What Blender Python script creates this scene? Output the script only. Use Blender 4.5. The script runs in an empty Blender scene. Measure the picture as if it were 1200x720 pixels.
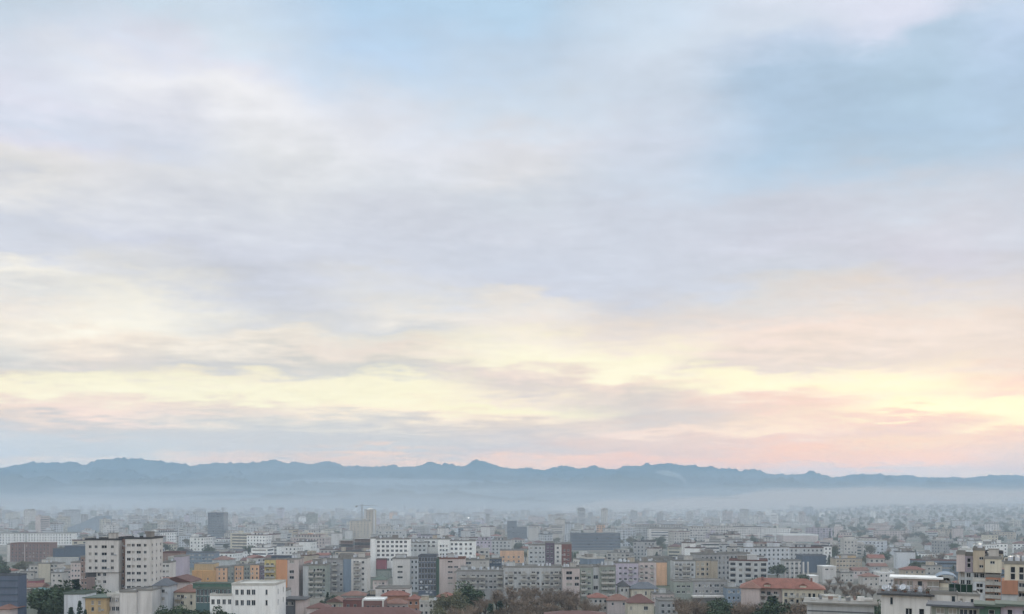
import bpy, bmesh, math, random
import numpy as np
from mathutils import Vector, noise as mnoise

S = bpy.context.scene
COL = S.collection
R = math.radians
PI = math.pi

# ------------------------------------------------------------------ camera
F, CX, HZ, H = 1039.23, 600.0, 590.0, 50.0      # focal length in 1200-px units, centre column, horizon row, eye height
cam = bpy.data.cameras.new('camera'); cam_o = bpy.data.objects.new('camera', cam); COL.objects.link(cam_o)
cam.sensor_width = 36.0; cam.lens = 36.0 * F / 1200.0
cam.shift_y = (HZ - 360.0) / 1200.0
cam.clip_start = 0.5; cam.clip_end = 60000.0
cam_o.location = (0, 0, H); cam_o.rotation_euler = (PI / 2, 0, 0)
S.camera = cam_o

# ------------------------------------------------------------------ render settings
S.view_settings.view_transform = 'Standard'
S.view_settings.look = 'None'
S.view_settings.exposure = 0.0
S.view_settings.gamma = 1.0
S.view_settings.use_curve_mapping = False
S.cycles.max_bounces = 4
S.cycles.diffuse_bounces = 2
S.cycles.volume_bounces = 1
S.cycles.glossy_bounces = 2
S.cycles.use_denoising = True

HAZE_D = 0.00008
HAZE_TOP = 640.0

def lin1(c):
    c = c / 255.0
    return c / 12.92 if c <= 0.04045 else ((c + 0.055) / 1.055) ** 2.4
def lin(rgb):
    return tuple(lin1(c) for c in rgb)

# ------------------------------------------------------------------ sky: clouds over a Nishita sky
SUN_AZ, SUN_EL = 27.0, 6.0                       # degrees right of the view axis, above the horizon
HAZE_C = (0.34, 0.47, 0.56)
SKYC = {
 0: [(0,200,218,235),(50,215,223,237),(100,224,226,240),(128,213,220,236),(150,222,222,235),(180,232,229,230),(210,231,229,228),(250,213,217,228),(290,215,218,228),(315,245,240,230),(335,228,226,222),(355,240,232,222),(370,246,236,222),(400,230,226,218),(425,218,216,212),(438,225,215,205),(445,255,245,205),(460,255,245,210),(470,245,225,208),(480,245,225,205),(495,215,210,208),(510,208,214,218),(530,203,213,220),(548,215,215,214)],
 150: [(0,205,222,238),(50,222,226,240),(90,238,238,244),(130,225,227,238),(170,214,220,234),(200,226,227,232),(240,220,222,230),(280,212,215,228),(310,222,222,225),(330,220,220,222),(350,245,240,228),(375,255,248,232),(400,252,238,222),(420,238,226,214),(432,225,218,210),(445,255,250,212),(460,255,250,218),(475,246,228,210),(488,250,228,205),(500,215,211,208),(515,205,212,216),(530,205,212,215),(545,226,218,212)],
 300: [(0,205,222,240),(40,212,226,240),(80,228,230,242),(110,243,242,245),(140,234,234,238),(180,228,229,232),(220,222,224,229),(260,216,219,228),(300,212,215,227),(340,208,211,222),(370,214,215,220),(385,225,222,218),(400,246,236,222),(415,232,225,214),(432,214,212,210),(443,245,235,210),(455,255,252,215),(470,255,248,212),(482,240,226,210),(495,224,220,212),(510,207,210,212),(530,207,210,212),(542,230,215,208)],
 450: [(0,180,210,238),(40,188,212,238),(80,200,218,238),(120,218,224,236),(160,226,228,236),(200,216,220,228),(240,215,218,228),(290,210,214,226),(320,215,218,228),(350,226,224,222),(365,236,230,222),(385,216,216,216),(400,232,226,215),(415,240,226,212),(430,222,216,206),(440,216,214,208),(452,255,250,210),(470,255,252,205),(482,255,240,205),(492,232,224,210),(510,208,208,208),(525,205,207,208),(540,238,215,202)],
 600: [(0,182,212,238),(40,190,213,236),(80,198,216,236),(120,210,222,236),(160,224,225,232),(200,224,224,228),(230,212,218,228),(270,210,214,226),(310,206,212,226),(340,208,212,225),(355,232,226,220),(375,240,230,220),(395,250,240,218),(410,255,253,218),(425,255,252,215),(440,240,222,208),(455,225,214,206),(468,250,235,205),(478,255,248,195),(490,252,235,200),(500,226,214,204),(520,208,206,208),(535,225,210,205),(543,242,215,202)],
 750: [(0,205,222,240),(40,210,224,240),(80,212,224,240),(120,208,220,236),(160,210,218,234),(200,205,215,230),(240,208,214,228),(290,206,212,226),(330,204,210,224),(355,206,209,220),(375,222,216,214),(395,236,224,214),(408,250,238,212),(418,255,254,212),(435,255,248,212),(448,240,220,205),(465,220,210,202),(485,214,207,204),(495,220,208,202),(505,248,226,200),(515,228,210,202),(530,222,206,202),(543,238,208,198)],
 900: [(0,218,226,242),(30,215,226,242),(60,200,217,240),(100,180,206,232),(140,178,204,230),(170,176,203,228),(200,184,206,228),(240,203,210,225),(290,203,207,222),(330,200,207,220),(350,214,213,214),(375,222,214,210),(395,240,222,212),(410,236,220,210),(425,226,214,206),(437,255,250,200),(455,255,252,198),(465,245,225,205),(480,240,210,198),(492,235,215,200),(505,255,232,195),(515,232,208,202),(528,238,204,192),(540,236,204,194),(548,215,208,212)],
 1050: [(0,222,226,244),(30,215,222,242),(60,185,210,234),(110,174,202,226),(150,172,200,226),(190,178,203,226),(230,200,210,225),(270,206,210,224),(310,202,204,220),(345,205,206,218),(365,222,216,212),(390,230,217,210),(420,222,212,206),(438,248,238,200),(455,255,252,190),(470,252,235,200),(480,255,250,190),(490,235,205,195),(505,220,200,198),(515,232,210,195),(530,233,204,194),(540,230,204,198),(550,205,208,216)],
 1200: [(0,205,222,244),(40,190,212,240),(80,180,206,234),(140,175,202,228),(190,182,204,228),(230,198,208,224),(280,198,206,222),(330,205,206,216),(360,212,208,210),(380,222,212,208),(420,225,212,205),(440,232,208,198),(455,245,215,200),(468,254,244,190),(485,255,252,188),(497,255,242,185),(508,232,205,195),(525,215,202,200),(545,206,202,208),(555,215,212,212)],
}
def pale(r, g, b):
    l = 0.3 * r + 0.55 * g + 0.15 * b; k = 0.88 if b > r - 8 else 0.95
    r, g, b = l + (r - l) * k, l + (g - l) * k, l + (b - l) * k
    if r > 246 and b < 224: g, b = min(g, 247.0), b + (221 - b) * 0.62       # the glow is cream, not lemon
    elif r > 225 and b < 215 and g > 222: b = b + (215 - b) * 0.35
    return min(255, r + 1), min(250, g + 1), b
def build_world():
    w = bpy.data.worlds.new('World'); S.world = w; w.use_nodes = True
    nt = w.node_tree; N = nt.nodes; L = nt.links
    N.clear()
    out = N.new('ShaderNodeOutputWorld'); bg = N.new('ShaderNodeBackground')
    L.new(bg.outputs[0], out.inputs['Surface'])
    def m(op, a, b=None, c=None, clamp=False):
        n = N.new('ShaderNodeMath'); n.operation = op; n.use_clamp = clamp
        for i, v in enumerate((a, b, c)):
            if v is None: continue
            if isinstance(v, (int, float)): n.inputs[i].default_value = v
            else: L.new(v, n.inputs[i])
        return n.outputs[0]
    tc = N.new('ShaderNodeTexCoord'); sp = N.new('ShaderNodeSeparateXYZ'); L.new(tc.outputs['Generated'], sp.inputs[0])
    x, y, z = sp.outputs
    zz = m('ADD', m('MAXIMUM', z, 0.0), 0.10)
    cb = N.new('ShaderNodeCombineXYZ')                       # the cloud deck seen in perspective
    L.new(m('DIVIDE', x, zz), cb.inputs[0]); L.new(m('DIVIDE', y, zz), cb.inputs[1])
    def fbm(scale, detail, seed, sx=1.0, sy=1.0):
        mp = N.new('ShaderNodeMapping'); mp.inputs['Scale'].default_value = (sx, sy, 1); mp.inputs['Location'].default_value = (seed * 3.7, seed * 1.9, seed)
        L.new(cb.outputs[0], mp.inputs[0])
        n = N.new('ShaderNodeTexNoise'); n.inputs['Scale'].default_value = scale; n.inputs['Detail'].default_value = detail
        n.inputs['Roughness'].default_value = 0.55
        L.new(mp.outputs[0], n.inputs['Vector'])
        return m('SUBTRACT', n.outputs['Fac'], 0.5)
    hyp = m('SQRT', m('ADD', m('MULTIPLY', x, x), m('MULTIPLY', y, y)))
    t = m('DIVIDE', z, m('MAXIMUM', hyp, 0.001))
    az = m('ARCTAN2', x, y)
    n1 = fbm(1.3, 6, 1.0, 1.0, 0.8); n2 = fbm(1.1, 5, 4.0); n3 = fbm(3.2, 7, 9.0, 0.8, 0.9); n4 = fbm(0.8, 3, 14.0); n5 = fbm(7.5, 6, 21.0, 0.7, 1.0); n6 = fbm(17.0, 5, 33.0, 0.8, 1.0)
    wamp = m('ADD', 0.018, m('MULTIPLY', m('MINIMUM', m('MAXIMUM', t, 0.0), 0.5), 0.20))
    tw = m('ADD', t, m('MULTIPLY', m('ADD', n1, m('ADD', m('MULTIPLY', n3, 1.1), m('MULTIPLY', n5, 0.8))), wamp))
    azw = m('ADD', az, m('MULTIPLY', n2, 0.30))
    TMAX = 0.62
    tn = m('DIVIDE', tw, TMAX, clamp=True)
    prev = None; paz = None
    for px in sorted(SKYC):
        rp = N.new('ShaderNodeValToRGB'); L.new(tn, rp.inputs[0])
        el = rp.color_ramp.elements
        stops = []
        for (py, r, g, b) in SKYC[px]:
            tt = (HZ - py) / math.hypot(F, px - CX)
            e_ = math.atan(tt)
            path = min((HAZE_TOP - H) / math.sin(e_), 15800 / math.cos(e_))
            T = math.exp(-HAZE_D * path)
            c = [max(0.02, (v - (1 - T) * h) / T) for v, h in zip(lin(pale(r, g, b)), HAZE_C)]
            stops.append((tt / TMAX, c))
        stops.sort(key=lambda s: s[0])
        while len(el) > 1: el.remove(el[-1])
        el[0].position = stops[0][0]; el[0].color = (*stops[0][1], 1)
        for pos, c in stops[1:]:
            e = el.new(pos); e.color = (*c, 1)
        a = math.atan((px - CX) / F)
        if prev is None: prev = rp.outputs[0]
        else:
            mr = N.new('ShaderNodeMapRange'); mr.interpolation_type = 'SMOOTHSTEP'
            mr.inputs['From Min'].default_value = paz; mr.inputs['From Max'].default_value = a
            L.new(azw, mr.inputs['Value'])
            mx = N.new('ShaderNodeMix'); mx.data_type = 'RGBA'
            L.new(mr.outputs[0], mx.inputs['Factor']); L.new(prev, mx.inputs[6]); L.new(rp.outputs[0], mx.inputs[7])
            prev = mx.outputs[2]
        paz = a
    mod = m('ADD', 1.0, m('ADD', m('ADD', m('MULTIPLY', n3, 0.26), m('MULTIPLY', n6, 0.14)), m('ADD', m('MULTIPLY', n4, 0.10), m('MULTIPLY', n5, 0.26))))
    def ramp(v, a, b_, lo, hi):
        n = N.new('ShaderNodeMapRange'); n.interpolation_type = 'SMOOTHSTEP'; L.new(v, n.inputs['Value'])
        for k, q in (('From Min', a), ('From Max', b_), ('To Min', lo), ('To Max', hi)): n.inputs[k].default_value = q
        return n.outputs[0]
    mod = m('MULTIPLY', mod, m('MULTIPLY', ramp(t, 0.60, 1.4, 1.0, 2.1), ramp(y, -0.6, 0.4, 1.5, 1.0)))   # out-of-view overcast overhead and behind, brightened to lift the haze and the city
    sc = N.new('ShaderNodeVectorMath'); sc.operation = 'SCALE'; 
    tint = N.new('ShaderNodeMix'); tint.data_type = 'RGBA'; tint.blend_type = 'MULTIPLY'; tint.inputs[7].default_value = (1.10, 1.0, 0.88, 1)
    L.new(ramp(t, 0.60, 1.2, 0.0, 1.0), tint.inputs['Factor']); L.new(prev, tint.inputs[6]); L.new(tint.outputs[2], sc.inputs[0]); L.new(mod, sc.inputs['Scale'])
    sky = N.new('ShaderNodeTexSky'); sky.sky_type = 'NISHITA'; sky.sun_disc = False
    sky.sun_elevation = R(SUN_EL); sky.sun_rotation = R(SUN_AZ)
    sk = N.new('ShaderNodeVectorMath'); sk.operation = 'SCALE'; L.new(sky.outputs[0], sk.inputs[0]); sk.inputs['Scale'].default_value = 0.10
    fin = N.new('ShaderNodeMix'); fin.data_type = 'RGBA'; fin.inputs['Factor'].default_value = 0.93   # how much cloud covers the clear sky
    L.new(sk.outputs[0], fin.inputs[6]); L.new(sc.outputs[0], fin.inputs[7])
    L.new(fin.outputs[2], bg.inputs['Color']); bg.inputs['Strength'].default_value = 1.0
build_world()

sun = bpy.data.lights.new('sun', 'SUN'); sun.energy = 1.1; sun.angle = R(12); sun.color = (1.0, 0.86, 0.68)
sun_o = bpy.data.objects.new('sun', sun); COL.objects.link(sun_o)
a, e = R(SUN_AZ), R(SUN_EL)
sun_o.rotation_euler = Vector((math.sin(a) * math.cos(e), math.cos(a) * math.cos(e), math.sin(e))).to_track_quat('Z', 'Y').to_euler()

# ------------------------------------------------------------------ helpers
rnd = random.Random(11)
def tag(o, label=None, cat=None, group=None, kind=None):
    if label: o['label'] = label
    if cat: o['category'] = cat
    if group: o['group'] = group
    if kind: o['kind'] = kind
    return o
def wx(px, d): return (px - CX) * d / F
def wz(py, d): return H - (py - HZ) * d / F
def sstep(a, b, v):
    t = min(1.0, max(0.0, (v - a) / (b - a))); return t * t * (3 - 2 * t)
def ground_h(x, y):
    if y < 700: return 0.0
    r = x / y
    return 37.0 * sstep(1100, 4200, y) * sstep(0.22, 0.46, r) + 6.0 * sstep(1500, 4500, y) * sstep(0.1, -0.5, r)

class MB:
    def __init__(self): self.v, self.f, self.m = [], [], []
    def quad(self, a, b, c, d, mi=0):
        n = len(self.v); self.v += [a, b, c, d]; self.f.append((n, n + 1, n + 2, n + 3)); self.m.append(mi)
    def tri(self, a, b, c, mi=0):
        n = len(self.v); self.v += [a, b, c]; self.f.append((n, n + 1, n + 2)); self.m.append(mi)
    def box(self, x0, x1, y0, y1, z0, z1, mi=0):
        n = len(self.v)
        self.v += [(x0,y0,z0),(x1,y0,z0),(x1,y1,z0),(x0,y1,z0),(x0,y0,z1),(x1,y0,z1),(x1,y1,z1),(x0,y1,z1)]
        for q in ((0,3,2,1),(4,5,6,7),(0,1,5,4),(1,2,6,5),(2,3,7,6),(3,0,4,7)):
            self.f.append(tuple(n + i for i in q)); self.m.append(mi)
    def rbox(self, cx, cy, w, dp, z0, z1, yaw, mi=0):
        c, s = math.cos(yaw), math.sin(yaw); n = len(self.v)
        P = [(cx + c*u - s*v, cy + s*u + c*v) for u, v in ((-w/2,-dp/2),(w/2,-dp/2),(w/2,dp/2),(-w/2,dp/2))]
        self.v += [(p[0],p[1],z0) for p in P] + [(p[0],p[1],z1) for p in P]
        for q in ((4,5,6,7),(0,1,5,4),(1,2,6,5),(2,3,7,6),(3,0,4,7)):
            self.f.append(tuple(n + i for i in q)); self.m.append(mi)
    def cyl(self, cx, cy, z0, z1, r0, r1=None, seg=10, mi=0, cap=True):
        r1 = r0 if r1 is None else r1; n = len(self.v)
        for z, r in ((z0, r0), (z1, r1)):
            self.v += [(cx + r*math.cos(2*PI*k/seg), cy + r*math.sin(2*PI*k/seg), z) for k in range(seg)]
        for k in range(seg):
            j = (k + 1) % seg; self.f.append((n+k, n+j, n+seg+j, n+seg+k)); self.m.append(mi)
        if cap:
            self.f.append(tuple(n + seg + k for k in range(seg))); self.m.append(mi)
            self.f.append(tuple(n + k for k in reversed(range(seg)))); self.m.append(mi)
    def tube(self, p, q, r0, r1, seg=5, mi=0):
        p, q = Vector(p), Vector(q); d = (q - p).normalized()
        u = d.orthogonal().normalized(); w = d.cross(u); n = len(self.v)
        for c, r in ((p, r0), (q, r1)):
            for k in range(seg):
                a = 2*PI*k/seg; self.v.append(tuple(c + r*(math.cos(a)*u + math.sin(a)*w)))
        for k in range(seg):
            j = (k + 1) % seg; self.f.append((n+k, n+j, n+seg+j, n+seg+k)); self.m.append(mi)
    def hip(self, x0, x1, y0, y1, z0, rise, over=0.5, mi=0, gable=False):
        x0 -= over; x1 += over; y0 -= over; y1 += over; t = 0.18
        self.box(x0, x1, y0, y1, z0, z0 + t, mi); z0 += t
        w, dp = x1 - x0, y1 - y0; n = len(self.v)
        if w >= dp:
            i = 0.0 if gable else min(dp/2, w/2 - 0.01); ym = (y0+y1)/2
            a, b = (x0+i, ym, z0+rise), (x1-i, ym, z0+rise)
            self.v += [(x0,y0,z0),(x1,y0,z0),(x1,y1,z0),(x0,y1,z0),a,b]
            fs = ((0,1,5,4),(1,2,5),(2,3,4,5),(3,0,4))
        else:
            i = 0.0 if gable else min(w/2, dp/2 - 0.01); xm = (x0+x1)/2
            a, b = (xm, y0+i, z0+rise), (xm, y1-i, z0+rise)
            self.v += [(x0,y0,z0),(x1,y0,z0),(x1,y1,z0),(x0,y1,z0),a,b]
            fs = ((0,1,4),(1,2,5,4),(2,3,5),(3,0,4,5))
        for q in fs: self.f.append(tuple(n+i for i in q)); self.m.append(mi)
    def mesh(self, name, mats):
        me = bpy.data.meshes.new(name); me.from_pydata(self.v, [], self.f)
        for mt in (mats if isinstance(mats, (list, tuple)) else [mats]): me.materials.append(mt)
        if any(self.m): me.polygons.foreach_set('material_index', self.m)
        me.update(); return me
    def build(self, name, mats, parent=None, loc=None):
        return link(name, self.mesh(name, mats), parent, loc)
def link(name, me, parent=None, loc=None, rz=0.0):
    o = bpy.data.objects.new(name, me); COL.objects.link(o)
    if parent: o.parent = parent
    if loc: o.location = loc
    if rz: o.rotation_euler = (0, 0, rz)
    return o
def empty(name, loc, rz=0.0):
    o = bpy.data.objects.new(name, None); COL.objects.link(o); o.location = loc; o.rotation_euler = (0, 0, rz); o.empty_display_size = 2
    return o

# ------------------------------------------------------------------ materials
MATS = {}
def mat(name, rgb, rough=0.85, stain=0.25, scale=0.35, spec=0.3, metal=0.0, streak=True, vary=0.08):
    if name in MATS: return MATS[name]
    mt = bpy.data.materials.new(name); mt.use_nodes = True; nt = mt.node_tree; N = nt.nodes; L = nt.links
    p = N['Principled BSDF']; p.inputs['Roughness'].default_value = rough; p.inputs['Specular IOR Level'].default_value = spec; p.inputs['Metallic'].default_value = metal
    c = lin(rgb)
    tc = N.new('ShaderNodeTexCoord'); mp = N.new('ShaderNodeMapping'); L.new(tc.outputs['Object'], mp.inputs[0])
    mp.inputs['Scale'].default_value = (1, 1, 0.18 if streak else 1)
    n = N.new('ShaderNodeTexNoise'); n.inputs['Scale'].default_value = scale; n.inputs['Detail'].default_value = 6; n.inputs['Roughness'].default_value = 0.65; L.new(mp.outputs[0], n.inputs['Vector'])
    rp = N.new('ShaderNodeMapRange'); rp.inputs['From Min'].default_value = 0.42; rp.inputs['From Max'].default_value = 0.75; L.new(n.outputs['Fac'], rp.inputs['Value']); rp.inputs['To Max'].default_value = stain * 2.2
    mx = N.new('ShaderNodeMix'); mx.data_type = 'RGBA'; L.new(rp.outputs[0], mx.inputs['Factor'])
    mx.inputs[6].default_value = (*c, 1); mx.inputs[7].default_value = (c[0]*0.52+0.01, c[1]*0.50+0.01, c[2]*0.48+0.01, 1)
    if streak and stain > 0.1:
        mp2 = N.new('ShaderNodeMapping'); mp2.inputs['Scale'].default_value = (1.5, 1.5, 0.07); L.new(tc.outputs['Object'], mp2.inputs[0])
        n2 = N.new('ShaderNodeTexNoise'); n2.inputs['Scale'].default_value = 1.0; n2.inputs['Detail'].default_value = 3; L.new(mp2.outputs[0], n2.inputs['Vector'])
        r2 = N.new('ShaderNodeMapRange'); r2.inputs['From Min'].default_value = 0.5; r2.inputs['From Max'].default_value = 0.72; r2.inputs['To Max'].default_value = stain * 1.3; L.new(n2.outputs['Fac'], r2.inputs['Value'])
        m2 = N.new('ShaderNodeMix'); m2.data_type = 'RGBA'; L.new(r2.outputs[0], m2.inputs['Factor']); L.new(mx.outputs[2], m2.inputs[6]); m2.inputs[7].default_value = (c[0]*0.4+0.01, c[1]*0.39+0.01, c[2]*0.38+0.01, 1)
        mx = m2
    oi = N.new('ShaderNodeObjectInfo'); hs = N.new('ShaderNodeHueSaturation')
    mr = N.new('ShaderNodeMapRange'); mr.inputs['To Min'].default_value = 1 - vary; mr.inputs['To Max'].default_value = 1 + vary; L.new(oi.outputs['Random'], mr.inputs['Value'])
    L.new(mr.outputs[0], hs.inputs['Value']); L.new(mx.outputs[2], hs.inputs['Color']); L.new(hs.outputs[0], p.inputs['Base Color'])
    MATS[name] = mt; return mt
W = {
 'white':   mat('white_plaster', (204,201,197)), 'offwhite': mat('off_white_plaster', (188,184,178)), 'bluewhite': mat('cool_white_plaster', (194,198,202)),
 'cream':   mat('cream_plaster', (196,189,172)), 'beige': mat('beige_plaster', (180,168,150)), 'tan': mat('tan_plaster', (190,166,128)),
 'pinkwhite': mat('pinkish_plaster', (192,180,176)), 'lilac': mat('lilac_plaster', (180,172,184)), 'grey': mat('grey_plaster', (160,160,160)),
 'lightgrey': mat('light_grey_plaster', (184,186,186)), 'darkgrey': mat('dark_grey_plaster', (98,100,104)), 'concrete': mat('bare_concrete', (140,136,130), stain=0.4),
 'greengrey': mat('green_grey_plaster', (146,152,144)), 'bluegrey': mat('blue_grey_plaster', (124,138,152)), 'navy': mat('navy_cladding', (92,102,118), rough=0.5),
 'slate': mat('slate_blue_cladding', (78,92,108), rough=0.5), 'teal': mat('teal_panel', (88,112,114), rough=0.5), 'yellow': mat('yellow_plaster', (196,180,128)),
 'ochre': mat('ochre_plaster', (212,166,112)), 'orange': mat('orange_plaster', (198,146,110)), 'peach': mat('peach_plaster', (214,172,138)),
 'brick': mat('red_brick', (128,98,92)), 'rust': mat('rust_red_plaster', (126,86,80)), 'terracotta': mat('terracotta_plaster', (170,126,104)), 'brown': mat('brown_plaster', (140,120,112)), 'magenta': mat('raspberry_plaster', (140,84,92)),
 'brightwhite': mat('bright_white_plaster', (230,230,227), stain=0.15), 'purple': mat('purple_plaster', (106,92,106)), 'green': mat('green_painted_wall', (84,110,98)),
}
RF = {
 'conc': mat('roof_concrete', (132,130,126), streak=False, scale=0.2, stain=0.35), 'dark': mat('roof_bitumen', (74,74,76), streak=False, scale=0.2),
 'tile': mat('roof_tiles_red', (126,86,76), streak=False, scale=0.5, stain=0.35), 'tilebrown': mat('roof_tiles_brown', (122,92,82), streak=False, scale=0.5, stain=0.35),
 'maroon': mat('roof_sheet_maroon', (98,72,68), streak=False, scale=0.3), 'green': mat('roof_green', (92,102,94), streak=False, scale=0.3), 'teal': mat('roof_teal', (82,114,116), streak=False),
 'white': mat('roof_white_sheet', (220,220,218), streak=False), 'slate': mat('roof_slate', (92,96,102), streak=False), 'pale': mat('roof_pale_slab', (186,184,178), streak=False, scale=0.25, stain=0.35),
}
GL = [mat('dark_glass', (34,38,44), rough=0.12, stain=0, spec=0.5, vary=0.4), mat('grey_glass', (58,66,74), rough=0.15, stain=0, spec=0.5, vary=0.3), mat('window_blind', (150,146,138), rough=0.7, stain=0.1)]
FRM = mat('window_frame', (196,196,194), rough=0.5, stain=0.05)
BAL = mat('balcony_slab', (176,174,168)); RAIL = mat('balcony_rail', (120,124,126), rough=0.5)
STEEL = mat('galvanised_steel', (140,144,148), rough=0.4, metal=0.6); TANK = mat('tank_plastic', (196,200,206), rough=0.4)
def foliage(name, rgb, rgb2):
    mt = bpy.data.materials.new(name); mt.use_nodes = True; nt = mt.node_tree; N = nt.nodes; L = nt.links; p = N['Principled BSDF']
    p.inputs['Roughness'].default_value = 0.8; p.inputs['Specular IOR Level'].default_value = 0.2
    tc = N.new('ShaderNodeTexCoord'); n = N.new('ShaderNodeTexNoise'); n.inputs['Scale'].default_value = 0.9; n.inputs['Detail'].default_value = 4; L.new(tc.outputs['Object'], n.inputs['Vector'])
    mr = N.new('ShaderNodeMapRange'); mr.inputs['From Min'].default_value = 0.35; mr.inputs['From Max'].default_value = 0.65; L.new(n.outputs['Fac'], mr.inputs['Value'])
    mx = N.new('ShaderNodeMix'); mx.data_type = 'RGBA'; mx.inputs[6].default_value = (*lin(rgb), 1); mx.inputs[7].default_value = (*lin(rgb2), 1); L.new(mr.outputs[0], mx.inputs['Factor'])
    oi = N.new('ShaderNodeObjectInfo'); hs = N.new('ShaderNodeHueSaturation'); m2 = N.new('ShaderNodeMapRange'); m2.inputs['To Min'].default_value = 0.75; m2.inputs['To Max'].default_value = 1.25
    L.new(oi.outputs['Random'], m2.inputs['Value']); L.new(m2.outputs[0], hs.inputs['Value']); L.new(mx.outputs[2], hs.inputs['Color']); L.new(hs.outputs[0], p.inputs['Base Color'])
    return mt
LEAF = {'evergreen': foliage('evergreen_leaves', (52,66,50), (78,92,68)), 'conifer': foliage('conifer_needles', (42,58,50), (60,76,62)), 'bare': foliage('bare_twigs', (122,108,96), (146,130,114)), 'olive': foliage('olive_leaves', (84,86,66), (108,104,82))}
BARK = mat('bark', (84,72,62), rough=0.95)

# ------------------------------------------------------------------ ground, hills and mountains
def ground_material():
    mt = bpy.data.materials.new('city_ground'); mt.use_nodes = True; nt = mt.node_tree; N = nt.nodes; L = nt.links; p = N['Principled BSDF']; p.inputs['Roughness'].default_value = 0.95
    tc = N.new('ShaderNodeTexCoord'); n = N.new('ShaderNodeTexNoise'); n.inputs['Scale'].default_value = 0.012; n.inputs['Detail'].default_value = 8; L.new(tc.outputs['Object'], n.inputs['Vector'])
    rp = N.new('ShaderNodeValToRGB'); L.new(n.outputs['Fac'], rp.inputs[0]); el = rp.color_ramp.elements
    el[0].position = 0.38; el[0].color = (*lin((70,78,62)), 1); el[1].position = 0.62; el[1].color = (*lin((120,114,106)), 1); k = el.new(0.5); k.color = (*lin((86,84,76)), 1)
    L.new(rp.outputs[0], p.inputs['Base Color']); return mt
xs = [-10400 + 20800 * i / 130 for i in range(131)]
ys = [-2400 + (14900 + 2400) * j / 150 for j in range(151)]
g = MB()
g.v = [(x, y, ground_h(x, y)) for y in ys for x in xs]
g.f = [(j*131+i, j*131+i+1, (j+1)*131+i+1, (j+1)*131+i) for j in range(150) for i in range(130)]; g.m = [0] * len(g.f)
tag(g.build('ground', ground_material()), kind='structure')

def interp(pts, x):
    if x <= pts[0][0]: return pts[0][1]
    for (a, b), (c, d) in zip(pts, pts[1:]):
        if x <= c: return b + (d - b) * (x - a) / (c - a)
    return pts[-1][1]
def range_mesh(name, pts, D, halfdepth, m, seed, wob):
    mb = MB(); nx, ny = 900, 26
    p0, p1 = -190, 1390
    for j in range(ny + 1):
        u = -1 + 2 * j / ny
        for i in range(nx + 1):
            px = p0 + (p1 - p0) * i / nx
            x = wx(px, D); y = D + u * halfdepth
            crest = wz(interp(pts, px), D)
            prof = max(0.0, 1 - abs(u)) ** 0.85
            spur = mnoise.fractal(Vector((x * 0.0011 + seed, y * 0.0004, seed)), 1.0, 2.0, 5)
            k = 1 - abs(u)
            hgt = crest * (prof + wob * spur * k * abs(u) * 2.2)
            if abs(u) < 0.04: hgt = crest + mnoise.fractal(Vector((x * 0.0032, seed, 0)), 0.4, 2.1, 6) * wob * min(85.0, crest * 0.4)
            mb.v.append((x, y, max(hgt, -4.0) - (6 if j in (0, ny) else 0)))
    mb.f = [(j*(nx+1)+i, j*(nx+1)+i+1, (j+1)*(nx+1)+i+1, (j+1)*(nx+1)+i) for j in range(ny) for i in range(nx)]; mb.m = [0] * len(mb.f)
    o = mb.build(name, m); tag(o, kind='structure')
    for p in o.data.polygons: p.use_smooth = True
    return o
HILL = foliage('wooded_hillside', (52,60,50), (70,74,60)); HILL.node_tree.nodes['Noise Texture'].inputs['Scale'].default_value = 0.004
RIDGE = [(-190,556),(-100,548),(0,550),(20,545),(35,542.5),(50,543.5),(75,542),(90,543.5),(110,543),(125,539),(145,536),(165,538),(190,541),(210,542),(220,545.5),(230,546),(245,544),(262,543.5),(285,542),(300,540),(315,538.5),(335,541),(358,545.5),(375,541.5),(385,540),(400,543.5),(410,546.5),(430,548),(445,546),(470,547),(500,544.5),(517,545),(525,542.5),(535,544.5),(550,544),(567,541.5),(580,546),(605,549),(615,548),(640,549.5),(650,547),(658,545),(672,548.5),(685,549.5),(697,546),(706,549.5),(722,551),(735,546),(745,544.5),(765,545),(780,542),(795,546),(812,545),(835,548),(850,549.5),(880,550),(900,554.5),(915,555.5),(922,557),(935,555.5),(950,553),(960,556),(980,559),(995,556.5),(1010,555.5),(1030,557),(1060,556.5),(1090,559),(1130,560),(1160,557),(1200,559),(1390,562)]
HILL2 = [(-190,558),(0,556),(40,560),(55,558),(75,565),(110,563),(160,561),(200,562),(255,559),(290,564),(330,569),(360,566),(400,568),(450,572),(500,570),(550,566),(600,563),(650,563),(690,560),(727,556),(750,560),(775,566),(820,572),(860,566),(900,563),(960,566),(1020,570),(1100,566),(1200,568),(1390,566)]
HILL3 = [(-190,588),(0,585),(50,586),(90,592),(150,597),(200,592),(250,586),(300,584),(340,579),(370,582),(400,578),(430,580),(455,574),(490,580),(530,577),(560,578),(600,584),(660,586),(720,588),(800,585),(880,582),(960,586),(1050,588),(1130,588),(1200,585),(1390,584)]
range_mesh('mountains', RIDGE, 12500, 1900, HILL, 3.0, 0.5)
SPURS = [(-190,560),(0,553.5),(40,551),(90,553),(130,549),(150,551),(165,557),(200,556),(260,553),(330,556.5),(400,556),(470,558),(520,555),(560,556.5),(640,558),(690,557),(727,553),(780,556),(860,560),(930,562),(1020,562),(1110,564),(1200,563),(1390,566)]
range_mesh('hills', SPURS, 10700, 900, HILL, 21.0, 0.6)
range_mesh('hills', HILL2, 8800, 1100, HILL, 7.0, 0.6)
range_mesh('hills', HILL3, 6300, 800, HILL, 12.0, 0.6)

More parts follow.
